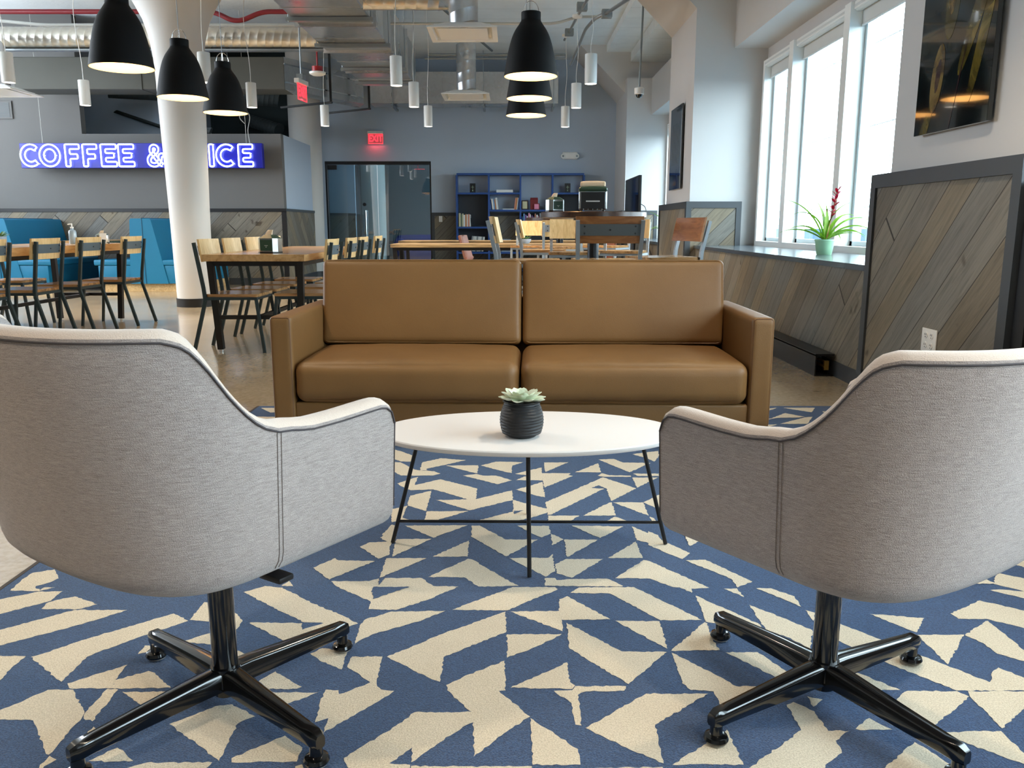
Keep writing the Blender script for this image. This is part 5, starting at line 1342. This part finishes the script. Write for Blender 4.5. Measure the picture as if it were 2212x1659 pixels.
pipe([(.84, 7.5, 2.98), (.79, 8.85, 3.24), (.80, 10.6, 3.46), (.80, 12.6, 3.66), (.8, 13.4, 3.75)], .017, M['pipe'], 'lamp_conduit', 'grey conduit that the three right hand cylinder lamps hang from')
pipe([(1.22, 8.4, 3.15), (1.10, 10.2, 3.38), (.98, 10.35, 3.36), (.90, 10.7, 3.32), (.87, 12.9, 3.30)], .020, M['pipe'], 'ceiling_conduit', 'steel conduit running back and bending down right of the lamps')
pipe([(-1.5, 10.0, 3.56), (.72, 10.0, 3.56)], .018, M['pipe_white'], 'ceiling_conduit', 'horizontal conduit with a shut-off valve, upper one at the top right')
pipe([(-1.5, 10.9, 3.42), (.55, 10.9, 3.42), (.8, 10.9, 3.50), (1.08, 10.9, 3.50)], .016, M['pipe_white'], 'ceiling_conduit', 'horizontal conduit with a gentle rise, lower one at the top right')
pipe([(-1.5, 15.6, 3.96), (.95, 15.6, 3.96)], .02, M['pipe'], 'ceiling_conduit', 'grey conduit along the far ceiling above the back duct')
pipe([(-1.5, 15.0, 3.78), (1.0, 15.0, 3.78)], .013, M['pipe'], 'ceiling_conduit', 'thin grey conduit under the far ceiling')
pipe([(-1.35, 9.5, 3.75), (-.35, 15.2, 3.95)], .02, M['steel_mid'], 'ceiling_conduit', 'dark conduit slanting between the duct and the far diffuser')
for x, y, z, l in ((.8, 10.1, 3.42, 'grey junction box on the lamp conduit, nearer one'), (.8, 12.3, 3.62, 'grey junction box on the lamp conduit, farther one'), (1.1, 10.25, 3.38, 'grey junction box at the bend of the steel conduit'), (-.78, 15.0, 3.76, 'small dark junction box under the far ceiling')):
    tag(B().box(x - .06, y - .05, z - .045, x + .06, y + .05, z + .045, .006, 2).cyl((x, y - .055, z), (x, y - .05, z), .035, n=14).done('junction_box', M['pipe']), l, 'junction box')
tag(B().cyl((.72, 10.0, 3.52), (.72, 10.0, 3.62), .035, n=12).cyl((.72, 10, 3.62), (.72, 10, 3.72), .012, n=8).tube([(.72 + .03 * cos(a), 10, 3.75 + .03 * sin(a)) for a in [2 * pi * k / 12 for k in range(12)]], .006, 6, True).done('shutoff_valve', M['chrome']), 'small chrome valve at the end of the upper conduit', 'valve')
for x, y, z, l in ((-6.95, 12.9, 3.70, 'round white smoke detector at the far left ceiling'), (-3.75, 12.9, 3.70, 'round white smoke detector right of the column capital')):
    t = thing('smoke_detector', l, 'smoke detector', (x, y, z - .09), 0, 'ceiling smoke detectors')
    B().lathe([(0, 0), (.05, .002), (.085, .02), (.09, .045), (0, .05)], 28).done('detector_head', M['white_plastic'], t); B().box(-.07, -.05, .05, .07, .05, .09).done('mounting_box', M['pipe'], t, smooth=False)
t = thing('ceiling_strobe', 'white round alarm strobe with a red base hanging beside the duct', 'alarm', (-2.72, 12.2, 3.03))
B().lathe([(0, 0), (.07, 0), (.11, .02), (.115, .045), (.06, .055), (0, .055)], 32).done('strobe_lens', M['white_plastic'], t); B().lathe([(0, .055), (.075, .055), (.075, .12), (0, .12)], 28).cyl((0, 0, .12), (0, 0, ZC - 3.03), .011, n=8).done('red_base', M['red_plastic'], t)

def exit_sign(loc_, rz, label, pole=0):
    t = thing('exit_sign', label, 'exit sign', loc_, rz, 'red exit signs'); w, h = .30, .20
    B().box(-.16, -.03, h, .16, .035, h + .055, .006, 2).done('housing', M['white_plastic'], t, smooth=False)
    p = B().box(-w / 2, -.004, 0, w / 2, .004, h, .002, 1).done('acrylic_panel', M['exit_face'], t, smooth=False)
    text_obj('EXIT', .155, M['exit_red'], 'exit_letters', p, Matrix.Translation((0, -.0065, h * .52)) @ Matrix.Rotation(pi / 2, 4, 'X') @ Matrix.Diagonal((.88, 1.15, 1, 1)), .0015, .004)
    fr = B()
    for (a, b_, c, d) in ((-w / 2, 0, w / 2, .006), (-w / 2, h - .006, w / 2, h), (-w / 2, 0, -w / 2 + .006, h), (w / 2 - .006, 0, w / 2, h)): fr.box(a, -.006, b_, c, -.004, d)
    fr.done('glowing_edge', M['exit_red'], p, smooth=False)
    if pole: B().cyl((0, 0, h + .05), (0, 0, pole), .011, n=8).box(-.06, -.04, h + .055, .06, .04, h + .12).done('pole', M['pipe'], t, smooth=False)
    a = radians(0) + rz; lamp('exit_glow', 'AREA', (loc_[0] + .05 * sin(rz), loc_[1] - .05 * cos(rz), loc_[2] + .02), 0.8, (1, .06, .08), (radians(0), 0, 0), shape='RECTANGLE', size=.28, size_y=.06)
exit_sign((-2.77, YB - .037, 2.60), 0, 'red exit sign on the far grey wall above the glass door')
exit_sign((-2.66, 11.0, 2.52), radians(82), 'red exit sign hanging on a pole beside the rear column, seen at an angle', 1.7)

t = thing('emergency_light', 'white twin-head emergency light on the far grey wall', 'emergency light', (1.18, YB, 2.37))
b = B(); rbox_grid(b, .16, .035, .075, .034, (0, .01, 0), 8, Matrix.Translation((0, -.035, 0))); b.done('housing', M['white_plastic'], t, angle=80)
for sx in (-1, 1):
    hd = B().lathe([(0, 0), (.045, 0), (.05, .012), (.04, .06), (0, .06)], 24).bm
    bmesh.ops.transform(hd, matrix=Matrix.Translation((sx * .14, -.085, -.01)) @ Matrix.Rotation(radians(-90), 4, 'X'), verts=hd.verts[:]); fin(hd, 'lamp_head', M['white_plastic'], t)
    B().cyl((sx * .14, -.088, -.01), (sx * .14, -.084, -.01), .022, n=16).done('lens', M['pipe'], t)

t = thing('dome_camera', 'white dome security camera on a long pole at the right', 'security camera', (1.757, 12.0, 2.70))
B().lathe([(.05, .045), (.066, .05), (.068, .13), (.04, .145), (.014, .15), (0, .15)], 32).done('housing', M['white_plastic'], t)
B().lathe([(0, 0), (.02, .003), (.038, .016), (.048, .045), (0, .046)], 28).done('smoked_dome', M['screen'], t)
B().cyl((0, 0, .145), (.03, 0, ZC - 2.70), .014, n=10).done('pole', M['pipe'], t)

# ------------------------------------------------------------------ neon sign
def neon_sign():
    SX0, SX1, SY, SZ0, SZ1 = -7.84, -3.98, 13.66, 1.872, 2.256
    t = thing('neon_sign', 'cobalt blue sign with white neon letters COFFEE & JUICE on the grey wall', 'sign', (SX0, SY, SZ0))
    Lx, Hz = SX1 - SX0, SZ1 - SZ0
    B().box(0, 0, 0, Lx, .10, Hz, .004, 1).done('sign_panel', M['sign_blue'], t, smooth=False)
    h = .34; q = .042; z0 = (Hz - h) / 2
    def band(path, w, closed=False):   # double-line letter: the outline around a centre stroke
        P = [Vector((a, 0, b)) for a, b in path]; L_, R_ = [], []
        n = len(P)
        for i in range(n):
            if closed: d = P[(i + 1) % n] - P[i - 1]
            else: d = P[min(i + 1, n - 1)] - P[max(i - 1, 0)]
            d.normalize(); nn = Vector((-d.z, 0, d.x)); L_.append(P[i] + nn * w); R_.append(P[i] - nn * w)
        return [L_, R_] if closed else [L_ + R_[::-1]]
    def arcp(cx, cz, rx, rz, a0, a1, n=26): return [(cx + rx * cos(radians(a0 + (a1 - a0) * k / n)), cz + rz * sin(radians(a0 + (a1 - a0) * k / n))) for k in range(n + 1)]
    E = lambda w: [[Vector((a, 0, b)) for a, b in ((0, 0), (w, 0), (w, .072), (.072, .072), (.072, .134), (w * .84, .134), (w * .84, .206), (.072, .206), (.072, h - .072), (w, h - .072), (w, h), (0, h))]]
    F = lambda w: [[Vector((a, 0, b)) for a, b in ((0, 0), (.072, 0), (.072, .118), (w * .86, .118), (w * .86, .190), (.072, .190), (.072, h - .072), (w, h - .072), (w, h), (0, h))]]
    I = [[Vector((a, 0, b)) for a, b in ((0, 0), (.068, 0), (.068, h), (0, h))]]
    Cc = band(arcp(.155, h / 2, .128, .134, 48, 312), .036)
    Oo = band(arcp(.155, h / 2, .128, .134, 0, 346.2, 25), .036, True)
    J = band([(.13, h - .02), (.13, .11)] + arcp(.075, .09, .055, .062, 0, -150, 12), .026)
    U = band([(.035, h - .02), (.035, .12)] + arcp(.125, .115, .09, .09, 180, 360, 14) + [(.215, h - .02)], .026)
    amp = [(.235, .02), (.19, .06), (.10, .175), (.075, .215), (.085, .262), (.125, .275), (.160, .255), (.162, .22), (.13, .185), (.07, .145), (.035, .10), (.045, .045), (.10, .022), (.16, .035), (.205, .09), (.215, .15), (.262, .155)]
    A = band([(p.x, p.y) for p in smooth_path([(a, b, 0) for a, b in [(q1, q2 * 1.12) for q1, q2 in amp]], 3)], .027)
    X = lambda px: (px - 45) / 525 * Lx
    letters = [('C', Cc, X(50)), ('O', Oo, X(91)), ('F', F(.225), X(146)), ('F', F(.225), X(184)), ('E', E(.245), X(223)), ('E', E(.245), X(261)), ('ampersand', A, X(322)), ('J', J, X(384)), ('U', U, X(410)), ('I', I, X(457)), ('C', Cc, X(473)), ('E', E(.23), X(520))]
    for nm, loops, x in letters:
        b = B()
        for lp in loops:
            pts = [Vector((x + p.x, -.045, z0 + p.z)) for p in lp]
            if len(pts) < 20: pts = round_poly(pts, .022, 4)
            b.tube(pts, .0115, 8, True)
        for lp in loops[:1]:
            for k in (0, len(lp) // 2): p = lp[k]; b.cyl((x + p.x, 0, z0 + p.z), (x + p.x, -.045, z0 + p.z), .004, n=6)
        b.done('neon_letter', M['neon'], t, angle=60)
    b = B()
    for x, top in ((.35, ZC - SZ1 - .001), (3.6, ZC - SZ1 - .001)):
        b.cyl((x, .05, Hz), (x, .05, Hz + top), .004, n=6)
    b.tube(smooth_path([(3.6, .04, Hz + .30), (3.52, .04, Hz + .40), (3.58, .04, Hz + .52), (3.68, .04, Hz + .42), (3.64, .04, Hz + .2), (3.66, .04, Hz)], 5), .006, 6)
    b.done('hanging_wire', M['pipe_white'], t)
neon_sign()

# wall grille above the sign at left
t = thing('wall_grille', 'square return air grille high on the grey wall at the far left', 'vent', (-8.25, YC, 2.80))
B().box(-.2, -.02, -.14, .2, 0, .14, .004, 1).done('frame', M['wall_front'], t, smooth=False)
b = B()
for k in range(12): b.box(-.16, -.026, -.11 + k * .019, .16, -.02, -.102 + k * .019)
b.done('slats', M['steel_mid'], t, smooth=False)
# dark services in the plenum behind the low wall
for k, (p0, p1, r) in enumerate((((-6.9, 14.9, 3.25), (-4.2, 15.6, 3.2), .13), ((-7.0, 15.27, 2.95), (-5.95, 15.27, 2.6), .03), ((-5.6, 14.03, 2.483), (-4.9, 14.03, 2.483), .05), ((-5.2, 16.76, 3.0), (-4.4, 16.3, 2.75), .12))):
    o = spiral(B(), p0, p1, r, .08).done('plenum_pipe', M['dark_pipe'], None); tag(o, ['dark round duct deep in the opening above the low wall', 'thin dark pipe crossing the opening above the low wall', 'short dark box pipe just above the low wall', 'dark flexible hose in the opening next to the rear column'][k], 'pipe')

t = thing('strip_light', 'hanging strip light in the dark opening above the low wall', 'ceiling light', (-5.3, 14.75, 3.55))
B().box(-.6, -.06, .02, .6, .06, .08).done('housing', M['white_plastic'], t, smooth=False); B().box(-.58, -.045, .005, .58, .045, .02).done('tube', M['led_cool'], t, smooth=False)
B().cyl((-.5, 0, .08), (-.5, 0, ZC - 3.55), .005, n=6).done('rod', M['pipe'], t); B().cyl((.5, 0, .08), (.5, 0, ZC - 3.55), .005, n=6).done('rod', M['pipe'], t)

# ------------------------------------------------------------------ right wall objects
def art(name, label, x, y0, y1, z0, z1, style):
    t = thing(name, label, 'picture', (x, (y0 + y1) / 2, z0), 0)
    h, w = z1 - z0, y1 - y0
    B().box(0, -w / 2, 0, .022, w / 2, h, .001, 1).done('panel', M['art_dark'] if style else M['art_dark2'], t, smooth=False)
    b = B(); rn = random.Random(7 + style)
    def shape(pts, z): b.flat([Vector((-.0008 - z * .0001, -p[0] * w / 2, p[1] * h)) for p in pts])
    if style:
        ell = lambda cx, cy, rx, ry, a, n=30: [(cx + rx * cos(t_) * cos(a) - ry * sin(t_) * sin(a), cy + (rx * cos(t_) * sin(a) + ry * sin(t_) * cos(a)) * .7) for t_ in [2 * pi * k / n for k in range(n)]]
        b.mat(0); shape(ell(-.15, .62, .20, .30, -.2), 0); shape(ell(.55, .50, .55, .11, .75), 0); shape(ell(.70, .36, .45, .10, 1.0), 1); shape([(-.85, .0), (-.45, .2), (-.3, .24), (-.6, 0)], 0)
        b.mat(1); shape(ell(-.42, .25, .16, .24, -.5), 2); shape(ell(-.15, .66, .12, .20, -.2), 3)
        b.mat(2); shape(ell(-.40, .26, .06, .12, -.5), 4); shape([(.0, .0), (.03, .0), (.35, .38), (.33, .39)], 3)
    else:
        b.mat(0)
        for k in range(5): xx = -.6 + k * .28; shape([(xx, .3), (xx + .07, .3), (xx + .1, .8), (xx + .06, .8)], 0)
        b.mat(1); shape([(-.5, .05), (.5, .05), (.5, .1), (-.5, .1)], 1)
        b.mat(2); shape([(.15, .1), (.25, .1), (.25, .25), (.15, .25)], 1)
    b.done('painted_shapes', [M['art_olive'], M['art_tan'], M['art_plum']], t, smooth=False, rec=False)
art('wall_picture', 'glossy dark picture with olive and tan organic shapes on the near right pier', 2.068, 3.762, 4.43, 1.412, 2.42, 1)
art('wall_picture', 'narrow-looking glossy dark picture on the middle pier, seen at a steep angle', 2.07, 10.52, 11.23, 1.42, 2.43, 0)

t = thing('power_outlet', 'four-socket ivory outlet on the timber panel at the right', 'outlet', (2.0738, 4.083, .402))
B().box(-.006, -.072, -.058, 0, .072, .058, .003, 2).done('cover_plate', M['outlet'], t)
for sy in (-.028, .028):
    for sz in (-.025, .025):
        k = B(); k.cyl((-.009, sy, sz), (-.005, sy, sz), .0165, n=20); so = k.done('socket', M['outlet'], t)
        B().box(-.0098, sy - .008, sz - .001, -.009, sy - .005, sz + .009).box(-.0098, sy + .005, sz - .001, -.009, sy + .008, sz + .009).cyl((-.0098, sy, sz - .009), (-.009, sy, sz - .009), .003, n=8).done('slots', M['slot'], so, smooth=False)

t = thing('baseboard_heater', 'long black baseboard heater under the window sill, its near end open', 'heater', (2.03, 7.0, 0))
B().box(-.062, -1.69, 0.008, -.054, 2.2, .14).box(-.062, -1.69, .132, .06, 2.2, .146).box(-.062, -1.69, .0, .06, 2.2, .008).done('cover', M['black'], t, smooth=False)
B().box(-.05, -1.5, .05, .05, 2.2, .1).done('fin_block', M['steel_mid'], t, smooth=False)
B().cyl((.01, -1.68, .06), (.01, -1.5, .06), .012, n=12).cyl((.025, -1.66, .085), (.025, -1.5, .085), .009, n=10).box(0.0, -1.685, .04, .03, -1.66, .10).done('brass_fitting', M['brass'], t)

t = thing('light_switch', 'white wall control on the timber by the glass door', 'switch', (-1.475, YB - .026, 1.105))
B().box(-.035, -.012, -.06, .035, 0, .06, .004, 2).done('plate', M['white_plastic'], t); B().box(-.014, -.015, -.025, .014, -.012, .03).done('rocker', M['paper_white'], t, smooth=False)

# tv on a stand in the far window bay
t = thing('television', 'flat black television seen edge-on in the far window bay', 'television', (1.97, 14.0, 0.0006))
B().box(0, -.78, .86, .045, .78, 1.74, .006, 2).done('bezel', M['black'], t); B().box(-.003, -.755, .885, 0, .755, 1.715).done('screen', M['screen'], t, smooth=False)
B().cyl((.06, 0, .03), (.06, 0, 1.4), .025, n=16).box(-.08, -.4, 0, .10, .4, .03, .004, 1).box(.04, -.15, 1.2, .07, .15, 1.5).done('stand', M['black'], t)
B().tube(smooth_path([(.05, -.70, 1.3), (.10, -.82, 1.25), (.12, -.80, 1.15), (.07, -.76, 1.1), (.10, -.9, .8), (.12, -1.6, .45), (.11, -2.1, .2), (.08, -2.2, .02)], 6), .006, 6).done('power_cable', M['black'], t)

# bromeliads on the sills
def bromeliad(loc_, label, flower, seed, rz=0):
    t = thing('potted_bromeliad', label, 'plant', loc_, rz); rn = random.Random(seed)
    B().lathe([(0, 0), (.055, 0), (.058, .004), (.066, .05), (.074, .105), (.078, .107), (.078, .122), (.073, .122), (.068, .09)], 36).done('pot', M['pot_green'] if flower else M['white_plastic'], t, angle=50)
    B().lathe([(0, .108), (.070, .106)], 20).done('soil', M['soil'], t)
    spec = [(-1.0, .34, .95, .5), (-.75, .27, 1.2, .9), (-.95, .25, .6, .7), (-1.0, .26, .35, .5), (-.6, .2, .45, .5), (-.35, .28, 1.35, .5), (-.1, .22, 1.5, .3), (.25, .26, 1.3, .6), (.55, .30, .95, .8), (.85, .34, .75, .8), (1.0, .33, .6, 1.0), (.95, .25, .35, .6), (.7, .24, .55, .9), (.4, .2, .5, .9), (.9, .20, .2, .3), (.2, .24, .9, 1.3)]
    b = B()
    for i, (dx, L, el, droop) in enumerate(spec):
        dy = rn.uniform(-.75, .75) * (1.05 - abs(dx)) + rn.uniform(-.25, .25); d = Vector((dx, dy, 0)); d.normalize(); s = Vector((-d.y, d.x, 0)); L *= 1.25; rows = []; m = 14; p = Vector((dx * .012, 0, .115)); ang = el + .25
        for k in range(m + 1):
            u = k / m; w = .0175 * (1 - u ** 2.6) * (0.8 + .5 * sin(pi * min(1, u * 1.3))) + .0006
            ring = [p + s * (w * q) + Vector((0, 0, abs(q) * w * .5)) + off for q, off in ((-1, Vector()), (0, Vector()), (1, Vector()), (0, Vector((0, 0, -.0014))))]
            rows.append(ring); ang -= (droop * 2.1 / m) * (0.4 + 1.2 * u); p = p + (d * cos(ang) + Vector((0, 0, sin(ang)))) * (L * 1.12 / m)
        b.loft(rows)
    b.done('leaves', M['leaf'], t, angle=60)
    if flower:
        st = smooth_path([(0.01, 0, .12), (.03, 0, .25), (.055, 0, .38), (.075, 0, .5)], 5); B().tube(st, .006, 8).done('stem', M['stem'], t)
        b = B()
        for k in range(22):
            u = k / 21; c = st[min(len(st) - 1, int(7 + u * 8))]; a = k * 2.4; el = .5 + u * .5; d = Vector((cos(a), sin(a), 0)); s = Vector((-sin(a), cos(a), 0)); rows = []; L = .095 * (1 - .35 * u)
            for q in range(7):
                v = q / 6; w = .012 * sin(pi * min(1, v * .8 + .18)) * (1 if q < 6 else .1); p = c + d * (L * v * cos(el)) + Vector((0, 0, L * (v * sin(el) - .25 * v * v * v)))
                rows.append([p + s * w, p + Vector((0, 0, .001)), p - s * w, p - Vector((0, 0, .001))])
            b.loft(rows)
        b.done('flower_spike', M['bract'], t, angle=60)
bromeliad((2.50, 6.72, .7352), 'bromeliad with arching green leaves and a crimson spike in a green pot on the sill', True, 3)
bromeliad((2.38, 12.75, .7352), 'green arching houseplant on the far window sill, mostly behind the pier', False, 12, radians(20))
